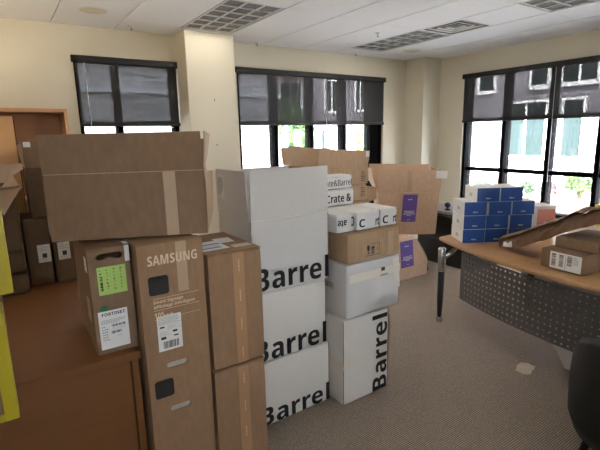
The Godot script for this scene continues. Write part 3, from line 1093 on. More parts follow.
# ------------------------------------------------------------------ left side: bookcase, credenza and what they carry
func build_left_side():
	# bookcase against the back wall
	var t = thing("bookcase", "tall wooden bookcase with open shelves against the cream back wall", "bookcase", Vector3(0.02, 0, -5.235))
	var w = 0.625
	pbox("side_panel", Vector3(w - 0.03, 0, -0.165), Vector3(w, 1.875, 0.18), M.wood_tan, t)
	pbox("side_panel", Vector3(-w, 0, -0.165), Vector3(-w + 0.03, 1.875, 0.18), M.wood_tan, t)
	pbox("top", Vector3(-w, 1.875, -0.165), Vector3(w, 1.91, 0.185), M.wood_tan, t)
	pbox("back_panel", Vector3(-w + 0.03, 0.0, -0.165), Vector3(w - 0.03, 1.875, -0.155), M.wood_red, t)
	for y in [0.06, 0.52, 1.02, 1.525]: pbox("shelf", Vector3(-w + 0.031, y, -0.154), Vector3(w - 0.031, y + 0.025, 0.17), M.wood_tan, t)
	floor_lamp()
	# credenza
	t = thing("credenza", "low brown wooden credenza with a deep top, left of tall cartons", "cabinet", Vector3(-0.3, 0, -2.5))
	pbox("top", Vector3(-0.75, 0.703, -0.85), Vector3(0.692, 0.74, 0.715), M.wood, t, 0.003)
	pbox("side_panel", Vector3(0.655, 0, -0.84), Vector3(0.685, 0.702, 0.70), M.wood, t)
	pbox("side_panel", Vector3(-0.745, 0, -0.84), Vector3(-0.715, 0.702, 0.70), M.wood, t)
	pbox("back_panel", Vector3(-0.714, 0.0, -0.84), Vector3(0.654, 0.702, -0.82), M.wood, t)
	pbox("door", Vector3(-0.712, 0.06, 0.675), Vector3(-0.031, 0.699, 0.695), M.wood, t)
	pbox("door", Vector3(-0.028, 0.06, 0.675), Vector3(0.651, 0.699, 0.695), M.wood, t)
	pbox("plinth", Vector3(-0.714, 0.0, 0.64), Vector3(0.654, 0.058, 0.66), M.black_metal, t)
	# two dark cartons with white labels at the back of the credenza
	var lm = label_mat(40, 56, Color(0.86, 0.85, 0.82), Color(0.2, 0.19, 0.18), "small", 71)
	for a in [[0.075, 0.205, "narrow dark carton with a white label at back of credenza, beside the flat boxes"], [0.213, 0.37, "narrow dark carton with a white label behind the handled carton on credenza"]]:
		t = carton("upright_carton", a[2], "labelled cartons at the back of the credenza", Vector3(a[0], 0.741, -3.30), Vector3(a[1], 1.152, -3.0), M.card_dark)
		sticker("address_label", Vector3((0.03 + (a[0] + 0.07) - (a[0] + a[1]) / 2.0) - 0.01 if a[0] < 0.2 else -0.02, 0.197, 0.152), X(), Vector3.UP, Vector2(0.066, 0.108), lm, t)
	t = thing("open_carton", "brown carton with a small white flap label on the labelled cartons", "box", Vector3(0.265, 1.154, -3.165))
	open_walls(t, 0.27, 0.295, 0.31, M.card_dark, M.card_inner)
	var su = mb()
	flap(su, Vector3(-0.135, 0.295, 0.155), Vector3(0.135, 0.295, 0.155), Vector3(0.13, 0.446, 0.165), Vector3(-0.14, 0.446, 0.165), 0.005, 0.004)
	obj("flap", su, M.card_dull, t)
	su = mb()
	flap(su, Vector3(-0.135, 0.295, -0.15), Vector3(-0.135, 0.295, 0.15), Vector3(-0.142, 0.44, 0.158), Vector3(-0.15, 0.42, -0.15), 0.005, 0.003)
	obj("flap", su, M.card_inner, t)
	sticker("flap_label", Vector3(-0.112, 0.428, 0.1695), X(), Vector3.UP, Vector2(0.036, 0.030), M.paper, t)
	# flat boxes stacked to the left of them
	var ys = [[0.741, 0.86], [0.865, 0.99], [0.995, 1.30]]
	var nm = ["flat dark carton lowest in the stack at back of credenza", "flat dark carton in the middle of the stack at back of credenza", "open brown carton on flat boxes at the back of the credenza"]
	for k in 2:
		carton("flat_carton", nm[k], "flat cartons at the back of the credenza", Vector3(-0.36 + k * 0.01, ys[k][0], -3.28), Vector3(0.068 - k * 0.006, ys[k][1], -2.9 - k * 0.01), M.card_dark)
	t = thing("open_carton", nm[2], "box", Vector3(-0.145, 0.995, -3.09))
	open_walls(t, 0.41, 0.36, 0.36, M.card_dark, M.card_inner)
	# ragged flaps hanging out over the front and side
	var st = mb()
	flap(st, Vector3(-0.2, 0.36, 0.18), Vector3(0.2, 0.36, 0.18), Vector3(0.24, 0.375, 0.27), Vector3(-0.15, 0.37, 0.30), 0.004, 0.012)
	obj("flap", st, M.card_inner, t)
	st = mb()
	flap(st, Vector3(0.14, 0.215, 0.245), Vector3(0.235, 0.355, 0.205), Vector3(0.20, 0.435, 0.19), Vector3(0.10, 0.30, 0.235), 0.004, 0.012)
	obj("flap", st, M.card_light, t)
	st = mb()
	flap(st, Vector3(0.155, 0.475, 0.12), Vector3(0.265, 0.482, 0.10), Vector3(0.262, 0.452, 0.13), Vector3(0.15, 0.385, 0.16), 0.004, 0.008)
	obj("flap", st, M.card_inner, t)
	st = mb()
	flap(st, Vector3(0.2, 0.36, -0.18), Vector3(-0.2, 0.36, -0.18), Vector3(-0.19, 0.44, -0.20), Vector3(0.2, 0.43, -0.21), 0.004, 0.01)
	obj("flap", st, M.card_inner, t)
	# tan board standing behind the open carton
	t = thing("tan_board", "tall tan wooden board standing upright in front of the bookcase", "board", Vector3(-0.235, 0.741, -3.335))
	pbox("panel", Vector3(-0.33, 0, -0.016), Vector3(0.35, 1.014, 0.016), M.board, t)
	pbox("edge_strip", Vector3(0.3502, 0, -0.016), Vector3(0.356, 1.014, 0.016), M.wood, t)
	# handled carton on the front edge of the credenza
	t = holed_carton("handled_carton", "brown carton with green label and handle hole on credenza corner", Vector3(0.240, 0.7415, -2.24), Vector3(0.398, 1.183, -1.832), M.card_dull, [{"c": Vector2(0.0, 0.405), "half": Vector2(0.065, 0.024), "inside": in_carry_hole}], 0.16)
	var face = 0.2042
	var green = label_mat(96, 96, Color(0.66, 0.78, 0.40), Color(0.16, 0.24, 0.08), "green", 8)
	sticker("green_label", Vector3(0.003, 0.307, face), X(), Vector3.UP, Vector2(0.108, 0.115), green, t)
	tiny_print("label_print", Vector3(-0.033, 0.268, face + 0.0006), Vector3.UP, Vector3.LEFT, 0.058, 0.009, M.black_ink, t, 12)
	sticker("small_sticker", Vector3(-0.040, 0.192, face), X(), Vector3.UP, Vector2(0.026, 0.020), M.green_sticker, t, 0.0006)
	var wl = sticker("white_label", Vector3(-0.009, 0.101, face + 0.0008), X(), Vector3.UP, Vector2(0.112, 0.162), label_mat(112, 160, Color(0.90, 0.89, 0.87), Color(0.1, 0.1, 0.1), "data", 14), t)
	lettering("label_print", "FORTINET", Vector3(-0.051, 0.161, face + 0.0017), X(), Vector3.UP, 0.089, 0.013, M.black_ink, wl)
	sticker("tape_or_reflection", Vector3(0.068, 0.408, face), X(), Vector3.UP, Vector2(0.018, 0.066), M.paper, t)
	pbox("tape_or_reflection", Vector3(0.059, 0.4465, 0.155), Vector3(0.077, 0.4478, face), M.paper, t, 0.0004)
	sticker("side_label", Vector3(-0.0795, 0.37, 0.14), Vector3.BACK, Vector3.UP, Vector2(0.05, 0.06), M.paper, t)
	sticker("side_label", Vector3(-0.0795, 0.17, 0.10), Vector3.BACK, Vector3.UP, Vector2(0.07, 0.10), M.card_light, t)
	# small cart left of the view that carries two cartons with yellow edging
	t = thing("utility_cart", "low grey metal cart that carries the yellow edged cartons", "cart", Vector3(-0.36, 0, -1.48))
	pbox("tray", Vector3(-0.25, 0.845, -0.19), Vector3(0.22, 0.875, 0.19), M.frame_grey, t)
	pbox("tray", Vector3(-0.25, 0.2, -0.19), Vector3(0.22, 0.23, 0.19), M.frame_grey, t)
	for sx in [-0.235, 0.205]:
		for sz in [-0.175, 0.175]: pbox("post", Vector3(sx - 0.012, 0.0, sz - 0.012), Vector3(sx + 0.012, 0.845, sz + 0.012), M.frame_grey, t)
	yellow_carton(0.878, 1.188, -0.040, -0.048, "brown carton edged in yellow tape, lower one on the cart")
	yellow_carton(1.222, 1.50, -0.010, -0.018, "brown carton edged in yellow tape, upper one on the cart")
	pbox_thing("packing_board", "brown card sheet between the two yellow edged cartons", "board", Vector3(-0.46, 1.190, -1.62), Vector3(-0.052, 1.2205, -1.32), M.card_dark)

# standing lamp out of view on the left: the warm light on the bookcase wall comes from it
func floor_lamp():
	var t = thing("floor_lamp", "standing uplight lamp with an open bowl shade left of the bookcase", "lamp", Vector3(-1.15, 0, -3.9))
	var st = mb()
	lathe(st, Vector3.ZERO, [[0.15, 0.001], [0.15, 0.015], [0.03, 0.03], [0.0, 0.031]], 24)
	obj("base", st, M.black_metal, t)
	st = mb()
	tube(st, [Vector3(0, 0.03, 0), Vector3(0, 1.78, 0)], 0.011, 10)
	obj("pole", st, M.black_metal, t)
	st = mb()
	lathe(st, Vector3.ZERO, [[0.0, 1.80], [0.025, 1.81], [0.04, 1.85], [0.03, 1.89], [0.0, 1.905]], 16)
	obj("bulb", st, M.bulb, t)
	st = mb()
	lathe(st, Vector3.ZERO, [[0.02, 1.77], [0.12, 1.80], [0.20, 1.885], [0.196, 1.886], [0.118, 1.804], [0.02, 1.775]], 28)
	obj("shade", st, M.fixture, t)
	var l = OmniLight3D.new()
	l.name = "bulb_light"
	t.add_child(l)
	l.position = Vector3(0, 1.85, 0)
	l.light_color = Color(1.0, 0.92, 0.79)
	l.light_energy = 2.0
	l.light_size = 0.03
	l.omni_range = 20.0
	l.omni_attenuation = 2.0
	l.shadow_enabled = true

func X(): return Vector3.RIGHT

func yellow_carton(y0, y1, xr, _xt, label):
	var lo = Vector3(-0.47, y0, -1.62)
	var hi = Vector3(xr, y1, -1.305)
	var t = carton("taped_carton", label, "cartons with yellow edges", lo, hi, M.card_dull, 0.002, false)
	var h = hi - lo
	var e = 0.028
	# yellow tape bands folded round the edges of the front face
	pbox("yellow_band", Vector3(h.x / 2 - e, 0.0, h.z / 2 - 0.002), Vector3(h.x / 2 + 0.0035, h.y, h.z / 2 + 0.004), M.yellow, t, 0.001)
	pbox("yellow_band", Vector3(-h.x / 2, 0.0, h.z / 2 - 0.002), Vector3(h.x / 2 - e, 0.022, h.z / 2 + 0.0035), M.yellow, t, 0.001)
	pbox("yellow_band", Vector3(-h.x / 2, h.y - 0.022, h.z / 2 - 0.002), Vector3(h.x / 2 - e, h.y, h.z / 2 + 0.0035), M.yellow, t, 0.001)
	pbox("yellow_band", Vector3(h.x / 2 - 0.001, 0.0, h.z / 2 - 0.05), Vector3(h.x / 2 + 0.0035, h.y, h.z / 2 - 0.002), M.yellow, t, 0.001)
	if y0 > 1.2:
		pbox("yellow_panel", Vector3(-h.x / 2 + 0.01, 0.022, h.z / 2 - 0.002), Vector3(h.x / 2 - e, h.y - 0.022, h.z / 2 + 0.003), M.yellow, t, 0.001)

# ------------------------------------------------------------------ the front stacks
func build_stacks():
	# big brown carton with raised flaps, lying turned across the two tall ones
	var w = 0.632
	var d = 0.42
	var body = 0.274
	var tn = deg_to_rad(-23.5)
	var mid = (Vector3(0.138, 1.1925, -2.035) + Vector3(0.722, 1.1925, -1.785)) * 0.5 - Basis(Vector3.UP, tn).z * d / 2
	var t = thing("open_carton", "large brown carton with raised flaps on top of tall branded carton", "box", mid, tn)
	open_walls(t, w, body, d, M.card_dull, M.card_inner)
	var f = 0.160
	var st = mb()
	flap(st, Vector3(-w / 2 + 0.002, body, d / 2), Vector3(w / 2, body, d / 2), Vector3(w / 2 - 0.006, body + f, d / 2 + 0.006), Vector3(-w / 2 + 0.004, body + f - 0.003, d / 2 + 0.006), 0.005, 0.005)
	obj("flap", st, M.card_dull, t)
	st = mb()
	flap(st, Vector3(-w / 2 + 0.005, body, -d / 2), Vector3(-w / 2 + 0.005, body, d / 2 - 0.01), Vector3(-w / 2 + 0.012, body + f - 0.02, d / 2 - 0.02), Vector3(-w / 2 + 0.02, body + f - 0.02, -d / 2), 0.005, 0.004)
	obj("flap", st, M.card_dull, t)
	st = mb()
	flap(st, Vector3(w / 2, body, -d / 2), Vector3(-w / 2, body, -d / 2), Vector3(-w / 2, body + f * 0.8, -d / 2 - 0.01), Vector3(w / 2, body + f * 0.8, -d / 2 - 0.01), 0.005, 0.004)
	obj("flap", st, M.card_dull, t)
	# right flap folded a little outwards, its face turned towards the window
	st = mb()
	flap(st, Vector3(w / 2 + 0.001, body, d / 2 - 0.004), Vector3(w / 2 + 0.001, body, -d / 2 + 0.02), Vector3(w / 2 + 0.030, body + f - 0.012, -d / 2 + 0.04), Vector3(w / 2 + 0.008, body + f + 0.002, d / 2 - 0.008), 0.005, 0.004)
	obj("flap", st, M.card_inner, t)
	st = mb()
	flap(st, Vector3(w / 2 + 0.002, 0.005, d / 2 - 0.003), Vector3(w / 2 + 0.026, 0.075, d / 2 - 0.10), Vector3(w / 2 + 0.034, body - 0.012, d / 2 - 0.12), Vector3(w / 2 + 0.003, body - 0.004, d / 2 - 0.003), 0.004, 0.002)
	obj("loose_side", st, M.card_inner, t)
	sticker("tape_or_reflection", Vector3(0.172, body / 2, d / 2 + 0.0035), X(), Vector3.UP, Vector2(0.050, body - 0.004), M.tape, t)  # pale strip paints in a reflection from window glass, no tape here
	pbox("crease_line", Vector3(-w / 2 + 0.004, body - 0.0015, d / 2 - 0.001), Vector3(w / 2 - 0.004, body + 0.0015, d / 2 + 0.0022), M.card_inner, t, 0.0006)

	# tall branded carton
	var ox = -0.5415
	var slot = in_slot.bind(0.088, 0.0132)
	t = holed_carton("tall_carton", "tall slim brown carton with pale lettering and two black squares", Vector3(0.405, 0.001, -2.38), Vector3(0.678, 1.186, -1.75), M.card_warm, [{"c": Vector2(0.530 + ox, 0.447), "half": Vector2(0.055, 0.022), "inside": slot}, {"c": Vector2(0.530 + ox, 0.652), "half": Vector2(0.055, 0.022), "inside": slot}], 0.05)
	var fc = 0.3153
	lettering("brand_lettering", "SAMSUNG", Vector3(0.443 + ox, 1.098, fc), X(), Vector3(0.02, 1, 0), 0.207, 0.040, M.pale_ink, t)
	rounded_patch("printed_square", Vector3(0.480 + ox, 1.012, fc), 0.082, 0.080, 0.012, M.black_ink, t)
	pbox("printed_line", Vector3(0.452 + ox, 0.955, fc - 0.002), Vector3(0.648 + ox, 0.9565, fc + 0.0004), M.pale_ink, t, 0.0002)
	lettering("small_print", "Smart Signage", Vector3(0.452 + ox, 0.932, fc), X(), Vector3.UP, 0.125, 0.017, M.pale_ink, t)
	lettering("small_print", "Affichage Intelligent", Vector3(0.452 + ox, 0.911, fc), X(), Vector3.UP, 0.175, 0.017, M.pale_ink, t)
	pbox("printed_line", Vector3(0.452 + ox, 0.905, fc - 0.002), Vector3(0.648 + ox, 0.9065, fc + 0.0004), M.pale_ink, t, 0.0002)
	lettering("small_print", "105", Vector3(0.452 + ox, 0.875, fc), X(), Vector3.UP, 0.040, 0.021, M.pale_ink, t)
	tiny_print("small_print", Vector3(0.495 + ox, 0.877, fc - 0.0004), X(), Vector3.UP, 0.034, 0.008, M.pale_ink, t, 13)
	pbox("printed_line", Vector3(0.452 + ox, 0.866, fc - 0.002), Vector3(0.648 + ox, 0.8672, fc + 0.0004), M.pale_ink, t, 0.0002)
	sticker("shipping_label", Vector3(0.510 + ox, 0.800, fc - 0.0005), X(), Vector3(0.01, 1, 0), Vector2(0.102, 0.155), label_mat(104, 158, Color(0.89, 0.88, 0.85), Color(0.17, 0.16, 0.15), "shipping", 25), t, 0.0012)
	for y in [0.652, 0.447]: rounded_patch("handle_insert", Vector3(0.532 + ox, y - 0.006, fc - 0.012), 0.094, 0.024, 0.0118, M.handle_grey, t)
	rounded_patch("printed_square", Vector3(0.467 + ox, 0.553, fc), 0.080, 0.080, 0.012, M.black_ink, t)
	sticker("tape_or_reflection", Vector3(0.583 + ox, 1.075, fc - 0.001), X(), Vector3.UP, Vector2(0.045, 0.215), M.tape, t, 0.0008)  # same painted reflection, carried down onto this carton

	# two brown cartons one on the other beside it
	var shl = label_mat(96, 64, Color(0.90, 0.90, 0.90), Color(0.2, 0.2, 0.25), "ship_wide", 41)
	var lower = carton("square_carton", "plain brown carton on the floor under taped carton, beside white stack", "brown cartons stacked in a pair", Vector3(0.690, 0.001, -2.16), Vector3(0.956, 0.549, -1.745), M.card_warm, 0.005)
	var upper = carton("square_carton", "plain brown carton with shipping labels on its top, beside tall branded carton", "brown cartons stacked in a pair", Vector3(0.694, 0.554, -2.165), Vector3(0.962, 1.10, -1.75), M.card_warm, 0.005)
	for q in [lower, upper]:
		sticker("packing_tape", Vector3(0.012, 0.273, 0.2105), X(), Vector3.UP, Vector2(0.055, 0.535), mat_tape_dull(), q)
		for k in 4: tiny_print("tape_print", Vector3(0.016, 0.03 + 0.14 * k, 0.2113), Vector3.UP, Vector3.LEFT, 0.055, 0.006, M.pale_ink, q, 20 + k)
	sticker("shipping_label", Vector3(-0.055, 0.5462, 0.05), X(), Vector3(0, 0, -1), Vector2(0.13, 0.17), shl, upper)
	sticker("shipping_label", Vector3(0.045, 0.5462, -0.02), Vector3(1, 0, 0.1), Vector3(0.1, 0, -1), Vector2(0.085, 0.10), M.paper, upper)
	sticker("packing_tape", Vector3(0.075, 0.5462, 0.12), X(), Vector3(0, 0, -1), Vector2(0.09, 0.05), M.tape_clear, upper)

	# white stack with big black lettering
	var bl = carton("white_carton", "white carton with black lettering, bottom of the three-box stack", "white lettered cartons", Vector3(1.022, 0.001, -2.345), Vector3(1.508, 0.381, -1.95), M.white_card_b, 0.004)
	barrel(bl, 0.486, 0.395, 0.010, 0.115)
	worn_edges(bl, 0.486, 0.38, 0.395)
	sticker("packing_tape", Vector3(-0.03, 0.357, 0.1985), X(), Vector3.UP, Vector2(0.075, 0.046), M.tape_clear, bl)
	var bm = carton("white_carton", "white carton with black lettering, middle of the three-box stack", "white lettered cartons", Vector3(1.015, 0.386, -2.345), Vector3(1.492, 0.781, -1.955), M.white_card_b, 0.004)
	barrel(bm, 0.477, 0.390, 0.008, 0.13)
	worn_edges(bm, 0.477, 0.395, 0.390)
	t = thing("white_carton", "open white carton with raised flaps and black lettering on white stack", "box", Vector3(1.262, 0.7865, -2.145), 0.0, "white lettered cartons")
	open_walls(t, 0.496, 0.39, 0.39, M.white_card, M.white_card)
	barrel(t, 0.496, 0.39, 0.012, 0.13)
	worn_edges(t, 0.496, 0.39, 0.39)
	pbox("crease_line", Vector3(-0.244, 0.388, 0.193), Vector3(0.244, 0.3925, 0.1985), M.white_card_b, t, 0.001)
	st = mb()
	flap(st, Vector3(-0.246, 0.39, 0.195), Vector3(0.246, 0.39, 0.195), Vector3(0.250, 0.647, 0.190), Vector3(-0.238, 0.645, 0.190), 0.005, 0.006)
	obj("flap", st, M.white_card, t)
	st = mb()
	flap(st, Vector3(-0.248, 0.39, -0.19), Vector3(-0.248, 0.39, 0.178), Vector3(-0.252, 0.640, 0.168), Vector3(-0.250, 0.640, -0.185), 0.005, 0.004)
	obj("flap", st, M.white_card, t)
	sticker("side_label", Vector3(-0.2555, 0.545, -0.12), Vector3.BACK, Vector3.UP, Vector2(0.075, 0.13), label_mat(56, 96, Color(0.88, 0.87, 0.85), Color(0.25, 0.25, 0.25), "barcodes", 61), t)
	st = mb()
	flap(st, Vector3(0.246, 0.39, -0.195), Vector3(-0.246, 0.39, -0.195), Vector3(-0.246, 0.628, -0.205), Vector3(0.246, 0.628, -0.205), 0.005, 0.006)
	obj("flap", st, M.white_card, t)
	st = mb()
	flap(st, Vector3(0.248, 0.39, 0.178), Vector3(0.248, 0.39, -0.19), Vector3(0.238, 0.52, -0.185), Vector3(0.238, 0.52, 0.17), 0.005, 0.004)
	obj("flap", st, M.white_card, t)

	# second white stack
	t = carton("white_carton", "white carton with upright black lettering on the floor, tape round its corner", "white lettered cartons", Vector3(1.530, 0.001, -2.24), Vector3(1.895, 0.540, -1.842), M.white_card_b, 0.008)
	worn_edges(t, 0.365, 0.539, 0.398)
	lettering("brand_lettering", "Barrel", Vector3(0.166, 0.012, 0.2035), Vector3.UP, Vector3.LEFT, 0.505, 0.125, M.black_ink, t)
	sticker("packing_tape", Vector3(-0.135, 0.262, 0.2035), X(), Vector3(0.05, 1, 0), Vector2(0.10, 0.05), M.tape_clear, t)
	sticker("packing_tape", Vector3(-0.1855, 0.265, 0.12), Vector3.BACK, Vector3.UP, Vector2(0.16, 0.05), M.tape_clear, t)
	st = mb()
	flap(st, Vector3(0.186, 0.06, 0.19), Vector3(0.186, 0.06, -0.12), Vector3(0.196, 0.50, -0.12), Vector3(0.196, 0.50, 0.19), 0.005, 0.016)
	obj("bulged_side", st, M.card, t)
	t = thing("crumpled_carton", "crumpled white carton wrapped in clear tape, under a brown carton", "box", Vector3(1.767, 0.5455, -2.045))
	st = mb()
	soft_box(st, Vector3(-0.215, 0, -0.2), Vector3(0.215, 0.325, 0.203), 18, 0.009, 0.0, crushed_corner)
	obj("body", st, M.white_card, t)
	sticker("packing_tape", Vector3(0.0, 0.245, 0.214), X(), Vector3(0.03, 1, 0), Vector2(0.41, 0.05), M.tape_clear, t)
	sticker("packing_tape", Vector3(0.175, 0.215, 0.2145), Vector3(1, 0.1, 0), Vector3(-0.1, 1, 0), Vector2(0.05, 0.20), M.tape_clear, t)
	sticker("stamp_print", Vector3(0.06, 0.262, 0.2165), X(), Vector3.UP, Vector2(0.03, 0.022), M.grey_ink, t)
	sticker("stamp_print", Vector3(0.07, 0.225, 0.2165), X(), Vector3.UP, Vector2(0.06, 0.012), M.handle_grey, t)
	sticker("side_label", Vector3(-0.2225, 0.18, 0.05), Vector3.BACK, Vector3.UP, Vector2(0.10, 0.04), label_mat(72, 28, Color(0.75, 0.73, 0.7), Color(0.25, 0.24, 0.22), "barcodes", 91), t)
	t = carton("low_carton", "low brown carton with fragile symbols between white boxes", "", Vector3(1.560, 0.8735, -2.28), Vector3(1.976, 1.048, -1.842), M.card, 0.004)
	fragile_marks(t, Vector3(-0.02, 0.052, 0.2235))
	sticker("packing_tape", Vector3(0.125, 0.078, 0.2225), X(), Vector3.UP, Vector2(0.05, 0.15), M.tape, t)
	small_boxes()

# kraft shows through where the white lining is worn along the front edges
func worn_edges(t, w, h, d):
	for sx in [-1, 1]:
		var st = mb()
		var n = 14
		for k in n:
			var y0 = h * k / n + 0.002
			var y1 = h * (k + 1) / n - 0.002 if k == n - 1 else h * (k + 1) / n + 0.002
			var e = 0.0006 + 0.0012 * absf(noise.get_noise_2d(k * 2.0 + sx, h * 30.0))
			rbox(st, Vector3(sx * (w / 2 - 0.0022) - e, y0, d / 2 - 0.004), Vector3(sx * (w / 2 - 0.0022) + e, y1, d / 2 + 0.0002), 0.0003)
		obj("worn_edge", st, M.card_dull, t)

# the front of the crumpled carton bulges over its lower edge along a bowed crease
func crushed_corner(p):
	if p.z < 0.15: return p
	var u = (p.x - 0.06) / 0.16
	if absf(u) >= 1.0: return p
	var rim = 0.105 * sqrt(1.0 - u * u)
	var k = smoothstep(0.0, 0.5, 1.0 - absf(u))
	if p.y < rim: p.z += 0.04 * k * p.y / maxf(rim, 0.001)
	else: p.z += 0.04 * k * exp(-pow((p.y - rim) / 0.09, 2.0))
	return p

func mat_tape_dull():
	if not M.has("tape_dull"): M.tape_dull = mat(Color(0.68, 0.525, 0.37), 0.35)
	return M.tape_dull

func barrel(t, w, d, y, h):
	lettering("brand_lettering", "Barrel", Vector3(w / 2 - 0.486, y, d / 2 + 0.0045), X(), Vector3.UP, 0.482, h, M.black_ink, t)

func rounded_patch(called, c, w, h, r, m, parent, lean = 0.0):
	var st = mb()
	var pts = []
	for q in [[1, 1, 0.0], [-1, 1, 0.5], [-1, -1, 1.0], [1, -1, 1.5]]:
		for k in 6:
			var a = PI * (q[2] + 0.5 * k / 5.0)
			pts.append(Vector3(q[0] * (w / 2 - r) + cos(a) * r, q[1] * (h / 2 - r) + sin(a) * r, 0))
	var b = Basis(Vector3.BACK, deg_to_rad(lean))
	var z = Vector3.BACK * 0.0012
	for i in pts.size():
		var j = (i + 1) % pts.size()
		tri_out(st, c + z, c + z + b * pts[i], c + z + b * pts[j], Vector3.BACK)
		quad(st, c + b * pts[i], c + b * pts[j], c + z + b * pts[j], c + z + b * pts[i])
	return obj(called, st, m, parent)

func fragile_marks(t, p):
	# wine glass, umbrella-like arrows and a frame line, printed black
	var st = mb()
	for a in [[-0.042, 0.012, -0.024, 0.040], [-0.036, -0.006, -0.030, 0.012], [-0.041, -0.010, -0.025, -0.006], [-0.006, -0.008, 0.000, 0.034], [0.006, -0.008, 0.012, 0.034], [-0.010, -0.012, 0.016, -0.008], [-0.011, 0.020, 0.017, 0.026], [0.036, 0.004, 0.040, 0.020], [-0.052, -0.022, 0.055, -0.019], [0.054, -0.022, 0.056, 0.046], [-0.01, 0.046, 0.056, 0.048]]:
		rbox(st, p + Vector3(a[0], a[1], 0), p + Vector3(a[2], a[3], 0.0008), 0.0002)
	obj("fragile_symbols", st, M.black_ink, t)

func small_boxes():
	var z = -1.872
	var y = 1.0535
	var lb = ["small white box with upside-down black letters, beside open white carton", "small white box in the middle of the row of three", "small white box at the end of the row, above fragile symbols"]
	var xs = [[1.518, 1.650], [1.656, 1.836], [1.842, 1.982]]
	for k in 3:
		var t = carton("small_box", lb[k], "small white boxes on the low brown carton", Vector3(xs[k][0], y, z - 0.26), Vector3(xs[k][1], y + 0.105, z - (0.012 if k == 0 else 0.0)), M.white_small, 0.002)
		var f = 0.1325 - (0.006 if k == 0 else 0.0)
		var wd = xs[k][1] - xs[k][0]
		if k == 0:
			lettering("box_lettering", "ate", Vector3(0.005, 0.075, f), Vector3.LEFT, Vector3.DOWN, 0.065, 0.038, M.black_ink, t)
			lettering("box_lettering", "C", Vector3(0.060, 0.088, f), Vector3.LEFT, Vector3.DOWN, 0.022, 0.055, M.black_ink, t)
		else:
			lettering("box_lettering", "C", Vector3(-wd / 2 + 0.016, 0.018, f), X(), Vector3.UP, 0.045, 0.048, M.black_ink, t)
			lettering("box_lettering", "rt", Vector3(wd / 2 - 0.036, 0.018, f), X(), Vector3.UP, 0.028, 0.046, M.black_ink, t)
	# three more stacked behind them
	var yy = [[1.0535, 1.155], [1.160, 1.262], [1.267, 1.348]]
	var l2 = ["small white box hidden under two others behind the row of three", "small white box with partly covered black name, under a second one", "small white box with thin black name, topmost behind the open white carton"]
	for k in 3:
		var t = carton("small_box", l2[k], "small white boxes stacked in a column", Vector3(1.600, yy[k][0], -2.27), Vector3([1.87, 1.872, 1.858][k], yy[k][1], -2.145), M.white_small, 0.002)
		if k == 2: lettering("box_lettering", "Crate&Barrel", Vector3(-0.125, 0.018, 0.0645), X(), Vector3.UP, 0.245, 0.040, M.black_ink, t, false)
		if k == 1: lettering("box_lettering", "Crate &", Vector3(-0.09, 0.022, 0.0645), X(), Vector3.UP, 0.20, 0.05, M.black_ink, t)

